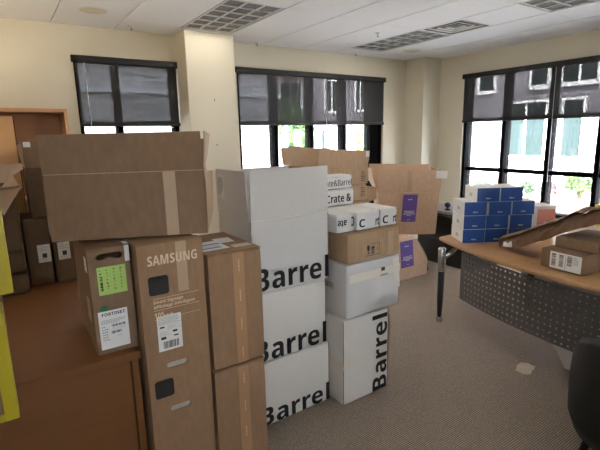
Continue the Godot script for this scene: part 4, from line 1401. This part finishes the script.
# ------------------------------------------------------------------ cartons further back
func build_back_cartons():
	# column of brown cartons behind the white stacks
	carton("brown_carton", "large brown carton on the floor behind the white stacks", "brown cartons in the hidden column", Vector3(1.80, 0.001, -2.96), Vector3(2.34, 0.55, -2.48), M.card, 0.004)
	carton("brown_carton", "large brown carton second from floor behind the white stacks", "brown cartons in the hidden column", Vector3(1.82, 0.555, -2.95), Vector3(2.33, 1.10, -2.49), M.card, 0.004)
	var lowc = carton("brown_carton", "flat brown carton with printed end, beneath the open brown carton", "", Vector3(1.84, 1.1045, -2.95), Vector3(2.318, 1.228, -2.505), M.card_light, 0.004)
	marks(lowc, Vector3(0.19, 0.03, 0.2265))
	var t = thing("open_carton", "light brown carton with raised flaps behind the small white boxes", "box", Vector3(2.083, 1.233, -2.725))
	open_walls(t, 0.474, 0.140, 0.45, M.card_light, M.card_inner)
	marks(t, Vector3(0.185, 0.02, 0.2285))
	var st = mb()
	flap(st, Vector3(-0.237, 0.14, 0.225), Vector3(0.237, 0.14, 0.225), Vector3(0.244, 0.243, 0.235), Vector3(-0.232, 0.270, 0.232), 0.005, 0.006)
	obj("flap", st, M.card_light, t)
	st = mb()
	flap(st, Vector3(-0.40, 0.165, 0.13), Vector3(-0.237, 0.145, 0.222), Vector3(-0.235, 0.272, 0.225), Vector3(-0.41, 0.300, 0.13), 0.005, 0.006)
	obj("flap", st, M.card_light, t)
	st = mb()
	flap(st, Vector3(0.237, 0.14, -0.225), Vector3(-0.237, 0.14, -0.225), Vector3(-0.24, 0.275, -0.25), Vector3(0.24, 0.255, -0.25), 0.005, 0.006)
	obj("flap", st, M.card_light, t)
	st = mb()
	flap(st, Vector3(0.237, 0.14, 0.225), Vector3(0.237, 0.14, -0.225), Vector3(0.27, 0.02, -0.2), Vector3(0.27, 0.01, 0.2), 0.005, 0.006)
	obj("flap", st, M.card_light, t)
	st = mb()
	rbox(st, Vector3(0.205, 0.20, 0.2375), Vector3(0.236, 0.240, 0.2400), 0.0004)
	obj("flap_label", st, M.paper, t)

	# tall carton with a purple sheet, turned towards the camera
	var turn = deg_to_rad(-37)
	t = thing("purple_label_carton", "large brown carton with upright purple sheet, standing on a second one", "box", Vector3(3.965, 0.445, -3.625), turn)
	st = mb()
	soft_box(st, Vector3(-0.34, 0, -0.24), Vector3(0.33, 0.495, 0.24), 10, 0.012, 0.035)
	obj("body", st, M.card_pink, t)
	st = mb()
	flap(st, Vector3(-0.352, 0.497, 0.245), Vector3(0.342, 0.497, 0.245), Vector3(0.352, 0.745, 0.235), Vector3(-0.345, 0.765, 0.235), 0.005, 0.012)
	obj("flap", st, M.card_pink, t)
	st = mb()
	flap(st, Vector3(-0.352, 0.497, -0.24), Vector3(-0.352, 0.497, 0.24), Vector3(-0.42, 0.76, 0.22), Vector3(-0.50, 0.80, -0.22), 0.005, 0.012)
	obj("flap", st, M.card_pink, t)
	st = mb()
	flap(st, Vector3(0.345, 0.497, -0.24), Vector3(-0.352, 0.497, -0.24), Vector3(-0.40, 0.79, -0.30), Vector3(0.34, 0.77, -0.30), 0.005, 0.012)
	obj("flap", st, M.card_pink, t)
	st = mb()
	flap(st, Vector3(0.345, 0.497, 0.24), Vector3(0.345, 0.497, -0.24), Vector3(0.355, 0.74, -0.22), Vector3(0.352, 0.735, 0.225), 0.005, 0.012)
	obj("flap", st, M.card_light, t)
	# torn flap hanging at the left
	st = mb()
	flap(st, Vector3(-0.36, 0.56, 0.20), Vector3(-0.36, 0.42, 0.20), Vector3(-0.62, 0.30, 0.10), Vector3(-0.54, 0.57, 0.14), 0.005, 0.01)
	obj("torn_flap", st, M.card_light, t)
	var up = Vector3(-0.06, 1, 0.0)
	var pl = sticker("purple_sheet", Vector3(0.005, 0.315, 0.2585), X(), Vector3(0.07, 1, 0), Vector2(0.162, 0.315), M.purple, t, 0.0015)
	sheet_print(pl, Vector3(0.005, 0.315, 0.2605), 0.162, 0.315)
	sticker("paper_tag", Vector3(0.355, 0.690, 0.2505), Vector3(1, -0.05, 0), Vector3(0.05, 1, 0), Vector2(0.125, 0.085), M.paper, t)
	sticker("packing_tape", Vector3(0.0, 0.62, 0.257), X(), Vector3.UP, Vector2(0.05, 0.24), M.tape, t)
	# lower carton with the same sheet
	t = thing("slumped_carton", "brown carton with a purple sheet slumped on the floor below another", "box", Vector3(3.68, 0.001, -3.49))
	st = mb()
	var a = [Vector3(-0.27, 0, 0.24), Vector3(0.27, 0, 0.24), Vector3(0.275, 0.17, 0.24), Vector3(0.10, 0.435, 0.215), Vector3(-0.27, 0.435, 0.215)]
	var b = []
	for q in a: b.append(Vector3(q.x, q.y, -0.24))
	for k in 5:
		var l = (k + 1) % 5
		quad_out(st, a[k], a[l], b[l], b[k], (a[k] + a[l]) * 0.5 - Vector3(0, 0.2, 0.22))
	for k in range(1, 4):
		tri_out(st, a[0], a[k], a[k + 1], Vector3.BACK)
		tri_out(st, b[0], b[k], b[k + 1], Vector3.FORWARD)
	obj("body", st, M.card_pink, t)
	st = mb()
	flap(st, Vector3(0.275, 0.17, 0.241), Vector3(0.275, 0.17, -0.20), Vector3(0.15, 0.41, -0.16), Vector3(0.105, 0.43, 0.217), 0.005, 0.02)
	obj("flap", st, M.card_light, t)
	var pp = sticker("purple_sheet", Vector3(-0.055, 0.285, 0.2275), X(), Vector3(-0.05, 1, -0.055), Vector2(0.20, 0.30), M.purple, t, 0.0015)
	sheet_print(pp, Vector3(-0.055, 0.285, 0.2295), 0.20, 0.28, Vector3(-0.05, 1, -0.055))
	st = mb()
	rbox(st, Vector3(0.20, 0.0, 0.28), Vector3(0.30, 0.028, 0.34), 0.006)
	var foot = null
	st = null
	foot = thing("cable_plug", "black power plug on the carpet beside the slumped carton", "plug", Vector3(4.06, 0.001, -3.34), 0.4)
	pbox("plug_body", Vector3(-0.03, 0, -0.015), Vector3(0.03, 0.024, 0.015), M.black_plastic, foot, 0.005)
	var s3 = mb()
	tube(s3, [Vector3(0.03, 0.012, 0), Vector3(0.12, 0.008, -0.03), Vector3(0.22, 0.007, -0.05)], 0.005, 6)
	obj("cable", s3, M.black_plastic, foot)

func sheet_print(parent, c, w, h, up = Vector3(0.07, 1, 0)):
	var u = up.normalized()
	var nn = X().cross(u).normalized()
	var o = c + nn * 0.001
	tiny_print("sheet_print", o + u * h * 0.30 - X() * w * 0.16, X(), u, w * 0.32, h * 0.045, M.paper, parent, 5)
	for k in 4: tiny_print("sheet_print", o + u * h * (-0.12 - 0.052 * k) - X() * w * [0.34, 0.32, 0.40, 0.16][k], X(), u, w * [0.70, 0.68, 0.80, 0.32][k], h * 0.034, M.paper, parent, 60 + k)
	tiny_print("sheet_print", o - u * h * 0.43 - X() * w * 0.09, X(), u, w * 0.18, h * 0.022, M.paper, parent, 8)

func marks(t, p):
	var st = mb()
	for k in 5: rbox(st, p + Vector3(-0.018, 0.016 * k, 0), p + Vector3(0.004 + 0.006 * (k % 3), 0.016 * k + 0.007, 0.0008), 0.0002)
	for k in 3: rbox(st, p + Vector3(0.016, 0.024 * k, 0), p + Vector3(0.022, 0.024 * k + 0.014, 0.0008), 0.0002)
	obj("printed_marks", st, M.grey_ink, t)

# ------------------------------------------------------------------ desk
func edge_x(z): return 2.679 + 0.17 * (z + 0.95) * (z + 0.95)

func build_desk():
	var base = Vector3(3.3, 0, -0.95)
	var t = thing("bow_front_desk", "bow-fronted wooden desk with perforated steel front panel and post legs", "desk", base)
	# top: outline extruded, rounded front edge
	var n = 40
	var fr = []
	for k in n + 1:
		var z = lerpf(-2.365, 0.465, float(k) / n)
		fr.append(Vector3(edge_x(z), 0, z) - base)
	var xb = 3.98 - base.x
	var st = mb()
	var prof = [[0.006, 0.699], [0.0, 0.704], [0.0, 0.724], [0.006, 0.7295]]
	st.set_smooth_group(1)
	for k in n:
		for i in 3:
			var p = prof[i]
			var q = prof[i + 1]
			quad_out(st, fr[k] + Vector3(p[0], p[1], 0), fr[k + 1] + Vector3(p[0], p[1], 0), fr[k + 1] + Vector3(q[0], q[1], 0), fr[k] + Vector3(q[0], q[1], 0), Vector3.LEFT)
	st.set_smooth_group(-1)
	for k in n:
		for e in [[0.699, Vector3.DOWN], [0.7295, Vector3.UP]]:
			var y = Vector3.UP * e[0]
			var i = Vector3(0.006, 0, 0)
			quad_out(st, fr[k] + i + y, fr[k + 1] + i + y, Vector3(xb, 0, fr[k + 1].z) + y, Vector3(xb, 0, fr[k].z) + y, e[1])
	for e in [[0, Vector3.FORWARD], [n, Vector3.BACK]]:
		var p = fr[e[0]]
		quad_out(st, p + Vector3(0, 0.699, 0), Vector3(xb, 0.699, p.z), Vector3(xb, 0.7295, p.z), p + Vector3(0, 0.7295, 0), e[1])
	quad_out(st, Vector3(xb, 0.699, fr[0].z), Vector3(xb, 0.699, fr[n].z), Vector3(xb, 0.7295, fr[n].z), Vector3(xb, 0.7295, fr[0].z), Vector3.RIGHT)
	obj("top", st, M.desk_wood, t)
	# perforated panel: a sheet with real holes
	st = mb()
	var cols = 58
	var rows = 9
	var z0 = -2.115
	var z1 = 0.215
	var y0 = 0.266
	var y1 = 0.660
	for side in [0.0, 0.0025]:
		for i in cols:
			for j in rows:
				var c = []
				for u in [0.0, 0.5, 1.0]:
					for v in [0.0, 0.5, 1.0]:
						var z = lerpf(z0, z1, (i + u) / cols)
						c.append(Vector3(edge_x(z) + 0.075 + side, lerpf(y0, y1, (j + v) / rows), z) - base)
				var m = c[4]
				var ring = [c[0], c[1], c[2], c[5], c[8], c[7], c[6], c[3]]
				var hr = 0.0082
				if i == 0 or i == cols - 1: hr = 0.0
				var dirz = (c[7] - c[1]).normalized()
				var inner = []
				for q in ring:
					var dz = signf((q - m).dot(dirz)) if absf((q - m).dot(dirz)) > 0.004 else 0.0
					var dy = signf(q.y - m.y) if absf(q.y - m.y) > 0.004 else 0.0
					var vv = (dirz * dz + Vector3.UP * dy)
					inner.append(m + vv.normalized() * hr)
				for q in 8:
					var r = (q + 1) % 8
					if hr > 0: quad_out(st, ring[q], ring[r], inner[r], inner[q], Vector3.LEFT if side == 0.0 else Vector3.RIGHT)
					else: tri_out(st, ring[q], ring[r], m, Vector3.LEFT if side == 0.0 else Vector3.RIGHT)
	obj("perforated_panel", st, M.steel_dark, t)
	# brackets that hang the panel
	for z in [-2.0, -1.46, -0.95, -0.44, 0.1]:
		pbox("bracket", Vector3(edge_x(z) + 0.079, 0.62, z - 0.018) - base, Vector3(edge_x(z) + 0.10, 0.698, z + 0.018) - base, M.black_metal, t, 0.002)
	# post legs at the two front corners
	for z in [-2.304, 0.40]:
		var lx = 2.985
		var c = Vector3(lx, 0, z) - base
		st = mb()
		lathe(st, c, [[0.018, 0.045], [0.026, 0.20], [0.028, 0.452], [0.0, 0.453]], 20)
		var lg = obj("leg", st, M.black_metal, t)
		st = mb()
		lathe(st, c, [[0.031, 0.452], [0.032, 0.47], [0.032, 0.645], [0.028, 0.655], [0.0, 0.657]], 24)
		obj("collar", st, M.chrome, lg)
		st = mb()
		lathe(st, c, [[0.027, 0.001], [0.027, 0.016], [0.019, 0.034], [0.018, 0.046]], 16)
		obj("foot", st, M.chrome, lg)
		st = mb()
		var dz = 0.15 if z < -1 else -0.15
		tube(st, [c + Vector3(0.02, 0.565, 0), c + Vector3(0.06, 0.60, dz * 0.25), c + Vector3(0.13, 0.66, dz * 0.4), c + Vector3(0.20, 0.69, dz * 0.5)], [0.02, 0.02, 0.018, 0.016], 10)
		obj("support_arm", st, M.chrome, lg)
	# white slab leg behind the panel with a slanting edge
	st = mb()
	slab(st, Vector3(3.02, 0.002, -0.62) - base, Vector3(3.02, 0.002, -1.285) - base, Vector3(3.02, 0.69, -1.70) - base, Vector3(3.02, 0.69, -0.20) - base, -0.03)
	obj("slab_leg", st, M.white_metal, t)
	# cross rail under the top
	pbox("rail", Vector3(3.45, 0.64, -2.2) - base, Vector3(3.50, 0.698, 0.3) - base, M.black_metal, t)
	for z in [-1.95, 0.1]: pbox("back_leg", Vector3(3.80, 0.001, z - 0.03) - base, Vector3(3.86, 0.698, z + 0.03) - base, M.black_metal, t)

# ------------------------------------------------------------------ things on the desk
func build_desk_things():
	var turn = deg_to_rad(-33.0)
	var B = Basis(Vector3.UP, turn)
	var o = Vector3(2.985, 0.7305, -2.112)
	var rows = [[[0.0, "bottom"], [0.180, "bottom"], [0.368, "bottom"]], [[0.004, "second"], [0.184, "second"], [0.370, "second"]], [[0.006, "third"], [0.197, "third"], [0.385, "third"]], [[0.098, "top"], [0.285, "top"]]]
	var place = ["end by the post leg", "middle of its row", "end by the pink box"]
	for r in 4:
		for k in rows[r].size():
			var w = 0.174
			var h = 0.108
			var d = 0.25
			var c = o + B * Vector3(rows[r][k][0] + w / 2, 0, -d / 2 - 0.004 * ((r + k) % 3)) + Vector3.UP * r * (h + 0.0012)
			var pl = place[k]
			if r == 3: pl = ["end by the post leg", "end by the pink box"][k]
			var lab = "blue fronted white box in %s row of the desk pile, %s" % [rows[r][k][1], pl]
			var t = thing("blue_box", lab, "box", c, turn, "blue and white boxes piled on the desk")
			var st = mb()
			rbox(st, Vector3(-w / 2, 0, -d / 2), Vector3(w / 2, h, d / 2 - 0.003), 0.0015)
			obj("carton_body", st, M.white_small, t)
			st = mb()
			rbox(st, Vector3(-w / 2, 0.0008, d / 2 - 0.0028), Vector3(w / 2, h - 0.0008, d / 2), 0.001)
			var bf = obj("blue_front", st, M.blue if (r + k) % 2 else M.blue_b, t)
			tiny_print("front_print", Vector3(-0.017, 0.022, d / 2 + 0.0001), X(), Vector3.UP, 0.036, 0.011, M.paper, bf, 3)
			sticker("side_label", Vector3(-w / 2 - 0.0003, h * 0.42, 0.0), Vector3.BACK, Vector3.UP, Vector2(0.05, 0.028), M.handle_grey, t, 0.0005)
	# pink fronted box behind them
	var t = thing("pink_box", "white box with a pink front behind the blue boxes", "box", Vector3(3.70, 0.7305, -1.885), turn)
	var st = mb()
	rbox(st, Vector3(-0.075, 0, -0.09), Vector3(0.075, 0.262, 0.087), 0.0015)
	obj("carton_body", st, M.white_small, t)
	st = mb()
	rbox(st, Vector3(-0.074, 0.045, 0.0873), Vector3(0.074, 0.236, 0.089), 0.0006)
	var pf = obj("pink_front", st, M.pink, t)
	tiny_print("front_print", Vector3(-0.012, 0.11, 0.0890), Vector3(1, 0.3, 0), Vector3(-0.3, 1, 0), 0.026, 0.032, M.paper, pf, 4)
	# labelled carton near the bowed edge
	var tn = deg_to_rad(-97.3)
	var BB = Basis(Vector3.UP, tn)
	var c1 = Vector3(2.827, 0.7305, -1.292) - BB.z * 0.20
	t = thing("label_carton", "brown carton with white barcode labels at the bowed desk edge", "box", c1, tn)
	st = mb()
	soft_box(st, Vector3(-0.135, 0, -0.2), Vector3(0.135, 0.128, 0.2), 6, 0.002)
	obj("body", st, M.card_dull, t)
	sticker("barcode_label", Vector3(0.032, 0.066, 0.2025), X(), Vector3.UP, Vector2(0.198, 0.105), label_mat(160, 88, Color(0.93, 0.93, 0.92), Color(0.12, 0.12, 0.12), "barcodes", 81), t)
	t = thing("shallow_carton", "shallow brown carton lying on the barcode labelled carton", "box", c1 + Vector3(0.06, 0.1305, 0.035), tn + 0.05)
	st = mb()
	soft_box(st, Vector3(-0.13, 0, -0.19), Vector3(0.135, 0.072, 0.19), 6, 0.002)
	obj("body", st, M.card_dull, t)
	# crushed paper wrapping that leans over the cartons
	crushed_wrap()
	# yellow bag behind
	t = thing("yellow_bag", "bright yellow paper bag with a white band behind cartons on desk", "bag", Vector3(3.47, 0.7305, -1.285), tn)
	st = mb()
	soft_box(st, Vector3(-0.085, 0, -0.05), Vector3(0.085, 0.35, 0.05), 8, 0.012, 0.06)
	obj("body", st, M.yellow_bright, t)
	st = mb()
	rbox(st, Vector3(-0.07, 0.12, 0.058), Vector3(0.05, 0.20, 0.066), 0.003)
	obj("white_band", st, M.paper, t)

func crushed_wrap():
	var t = thing("crushed_carton", "crushed dark brown carton sheet leaning over the desk cartons", "cardboard", Vector3(3.12, 0.7305, -1.84))
	var base = t.position
	var sp = [Vector3(3.10, 0.772, -1.845), Vector3(3.09, 0.808, -1.74), Vector3(3.08, 0.868, -1.58), Vector3(3.07, 0.955, -1.42), Vector3(3.06, 1.025, -1.28), Vector3(3.05, 1.085, -1.13), Vector3(3.05, 1.13, -0.98)]
	var hs = [0.036, 0.048, 0.056, 0.048, 0.050, 0.046, 0.04]
	var ds = [0.05, 0.12, 0.16, 0.17, 0.17, 0.16, 0.14]
	# outer sheet: a folded sleeve with sharp creases
	var st = mb()
	var rings = []
	var nS = 24
	for i in nS + 1:
		var u = float(i) / nS * (sp.size() - 1)
		var k = mini(int(u), sp.size() - 2)
		var f = u - k
		var c = sp[k].lerp(sp[k + 1], f) - base
		var h = lerpf(hs[k], hs[k + 1], f)
		var d = lerpf(ds[k], ds[k + 1], f)
		var ring = []
		var cs = [Vector2(-1.0, -0.9), Vector2(-0.95, 0.1), Vector2(-0.75, 0.95), Vector2(0.0, 0.8), Vector2(0.75, 1.1), Vector2(1.0, 0.0), Vector2(0.8, -0.8), Vector2(0.0, -0.6)]
		for q in cs:
			var p = c + Vector3(q.x * d * 0.8, q.y * h, 0)
			var w = noise.get_noise_3d(i * 0.55, q.x * 2.0 + 5, q.y * 2.0)
			var w2 = noise.get_noise_3d(i * 0.4 + 40, q.x * 2.0, q.y * 2.0)
			p += Vector3(0.03 * w2, 0.022 * w, 0.02 * w)
			p.y = maxf(p.y, 0.002)
			ring.append(p)
		rings.append(ring)
	for i in nS:
		for k in 8:
			var l = (k + 1) % 8
			var mid = (sp[mini(int(float(i) / nS * 6), 6)] - base)
			quad_out(st, rings[i][k], rings[i][l], rings[i + 1][l], rings[i + 1][k], (rings[i][k] + rings[i][l]) * 0.5 - (rings[i][0] + rings[i][4]) * 0.5)
	for e in [0, nS]:
		for k in range(1, 7): tri_out(st, rings[e][0], rings[e][k], rings[e][k + 1], Vector3(0, 0, -1 if e == 0 else 1))
	obj("sleeve", st, M.card_brown, t)
	# pale top sheet that lifts off the sleeve, so that a dark hollow shows below its edge
	st = mb()
	var lift = []
	for i in nS + 1:
		var u = float(i) / nS
		var up = 0.006 + 0.030 * smoothstep(0.12, 0.5, u) * (0.7 + 0.5 * noise.get_noise_2d(i * 0.8, 3.0))
		lift.append([rings[i][1].lerp(rings[i][2], 0.75) + Vector3(-0.022 - 0.012 * noise.get_noise_2d(i * 0.9, 9.0), up, 0), rings[i][3] + Vector3(0, up + 0.012, 0), rings[i][4] + Vector3(0.01, 0.006, 0)])
	for i in nS:
		for k in 2:
			quad_out(st, lift[i][k], lift[i + 1][k], lift[i + 1][k + 1], lift[i][k + 1], Vector3.UP)
			var dn = Vector3(0, -0.004, 0)
			quad_out(st, lift[i][k] + dn, lift[i + 1][k] + dn, lift[i + 1][k + 1] + dn, lift[i][k + 1] + dn, Vector3.DOWN)
		quad_out(st, lift[i][0], lift[i + 1][0], lift[i + 1][0] + Vector3(0, -0.004, 0), lift[i][0] + Vector3(0, -0.004, 0), Vector3.LEFT)
	obj("top_sheet", st, M.card_dull, t)
	st = mb()
	var off = Vector3(-0.003, 0.0015, 0)
	slab(st, rings[2][0].lerp(rings[2][1], 0.1) + off, rings[5][0].lerp(rings[5][1], 0.1) + off, rings[5][0].lerp(rings[5][1], 0.9) + off, rings[2][0].lerp(rings[2][1], 0.9) + off, -0.001)
	obj("address_label", st, M.paper, t)

# ------------------------------------------------------------------ chair, black cabinet, scrap on the carpet
func build_chair_and_cabinet():
	var c = Vector3(2.335, 0, -0.615)
	var t = thing("tub_chair", "black leather tub chair with wooden legs in front of the desk", "chair", c)
	# wrap-round shell, open towards the desk
	var st = mb()
	var nA = 36
	var R = 0.325
	var outer = []
	for i in nA + 1:
		var a = deg_to_rad(lerpf(58, 302, float(i) / nA))
		var dir = Vector3(cos(a), 0, -sin(a))
		var back = clampf((-cos(a) + 0.35) / 1.35, 0, 1)
		var top = lerpf(0.46, 0.70, smoothstep(0.25, 0.95, back))
		var col = []
		for q in [[0.76, 0.155], [0.90, 0.175], [0.985, 0.25], [1.0, 0.36], [1.0, 0.44]]: col.append(dir * R * q[0] + Vector3.UP * q[1])
		col.append(dir * R * 0.99 + Vector3.UP * (top - 0.03))
		col.append(dir * R * 0.95 + Vector3.UP * top)
		col.append(dir * R * 0.86 + Vector3.UP * (top - 0.005))
		col.append(dir * R * 0.80 + Vector3.UP * (top - 0.04))
		col.append(dir * R * 0.78 + Vector3.UP * 0.40)
		col.append(dir * R * 0.76 + Vector3.UP * 0.30)
		outer.append(col)
	st.set_smooth_group(3)
	for i in nA:
		for k in outer[0].size() - 1:
			quad(st, outer[i][k], outer[i + 1][k], outer[i + 1][k + 1], outer[i][k + 1])
	st.set_smooth_group(-1)
	for e in [0, nA]:
		var col = outer[e]
		for k in range(1, col.size() - 1):
			tri_out(st, col[0], col[k], col[k + 1], outer[e][3].cross(Vector3.UP) * (1 if e == 0 else -1))
	obj("backrest", st, M.black_leather, t)
	st = mb()
	lathe(st, Vector3.ZERO, [[0.0, 0.156], [0.245, 0.158], [0.245, 0.30], [0.243, 0.39], [0.23, 0.42], [0.15, 0.435], [0.0, 0.44]], 28)
	obj("seat", st, M.black_leather, t)
	for s in [[-0.16, -0.17], [0.16, -0.17], [-0.16, 0.17], [0.16, 0.17]]:
		st = mb()
		var k = Vector3(s[0], 0, s[1])
		tube(st, [k * 1.18 + Vector3.UP * 0.001, k + Vector3.UP * 0.16], [0.013, 0.02], 10)
		obj("leg", st, M.black_metal, t)
	# low black cabinet by the window
	t = thing("black_cabinet", "low black cabinet with grey top between brown cartons and desk", "cabinet", Vector3(4.66, 0, -3.36))
	pbox("carcass", Vector3(-0.27, 0.001, -0.42), Vector3(0.27, 0.63, 0.40), M.black_plastic, t, 0.004)
	pbox("top", Vector3(-0.28, 0.6305, -0.43), Vector3(0.28, 0.662, 0.41), M.grey_top, t, 0.004)
	pbox("drawer", Vector3(-0.284, 0.33, -0.40), Vector3(-0.2705, 0.61, 0.38), M.black_metal, t)
	pbox("drawer", Vector3(-0.284, 0.03, -0.40), Vector3(-0.2705, 0.315, 0.38), M.black_metal, t)
	t = thing("black_webcam", "small round black gadget on top of the low black cabinet", "gadget", Vector3(4.50, 0.6625, -3.42))
	st = mb()
	lathe(st, Vector3.ZERO, [[0.035, 0.0], [0.038, 0.012], [0.014, 0.02], [0.014, 0.032]], 16)
	obj("stand", st, M.black_plastic, t)
	st = mb()
	lathe(st, Vector3(0, 0.062, 0), [[0.0, -0.034], [0.028, -0.026], [0.04, 0.0], [0.032, 0.022], [0.0, 0.034]], 16)
	obj("head", st, M.black_plastic, t)
	# pale torn scrap on the carpet
	t = thing("paper_scrap", "pale torn scrap of packing paper lying on the carpet", "scrap", Vector3(2.80, 0.001, -1.44), 0.3)
	st = mb()
	var g = []
	for i in 7:
		var row = []
		for j in 5:
			var p = Vector3((i / 6.0 - 0.5) * 0.17, 0, (j / 4.0 - 0.5) * 0.10)
			var w = noise.get_noise_2d(i * 3.1, j * 2.7)
			p.x *= 1.0 - 0.25 * absf(j - 2.0) / 2.0
			p += Vector3(0.012 * w, 0.004 + 0.018 * absf(w), 0.015 * noise.get_noise_2d(j * 2.3, i * 1.9))
			row.append(p)
		g.append(row)
	for i in 6:
		for j in 4:
			quad_out(st, g[i][j], g[i + 1][j], g[i + 1][j + 1], g[i][j + 1], Vector3.UP)
	obj("sheet", st, M.scrap, t)
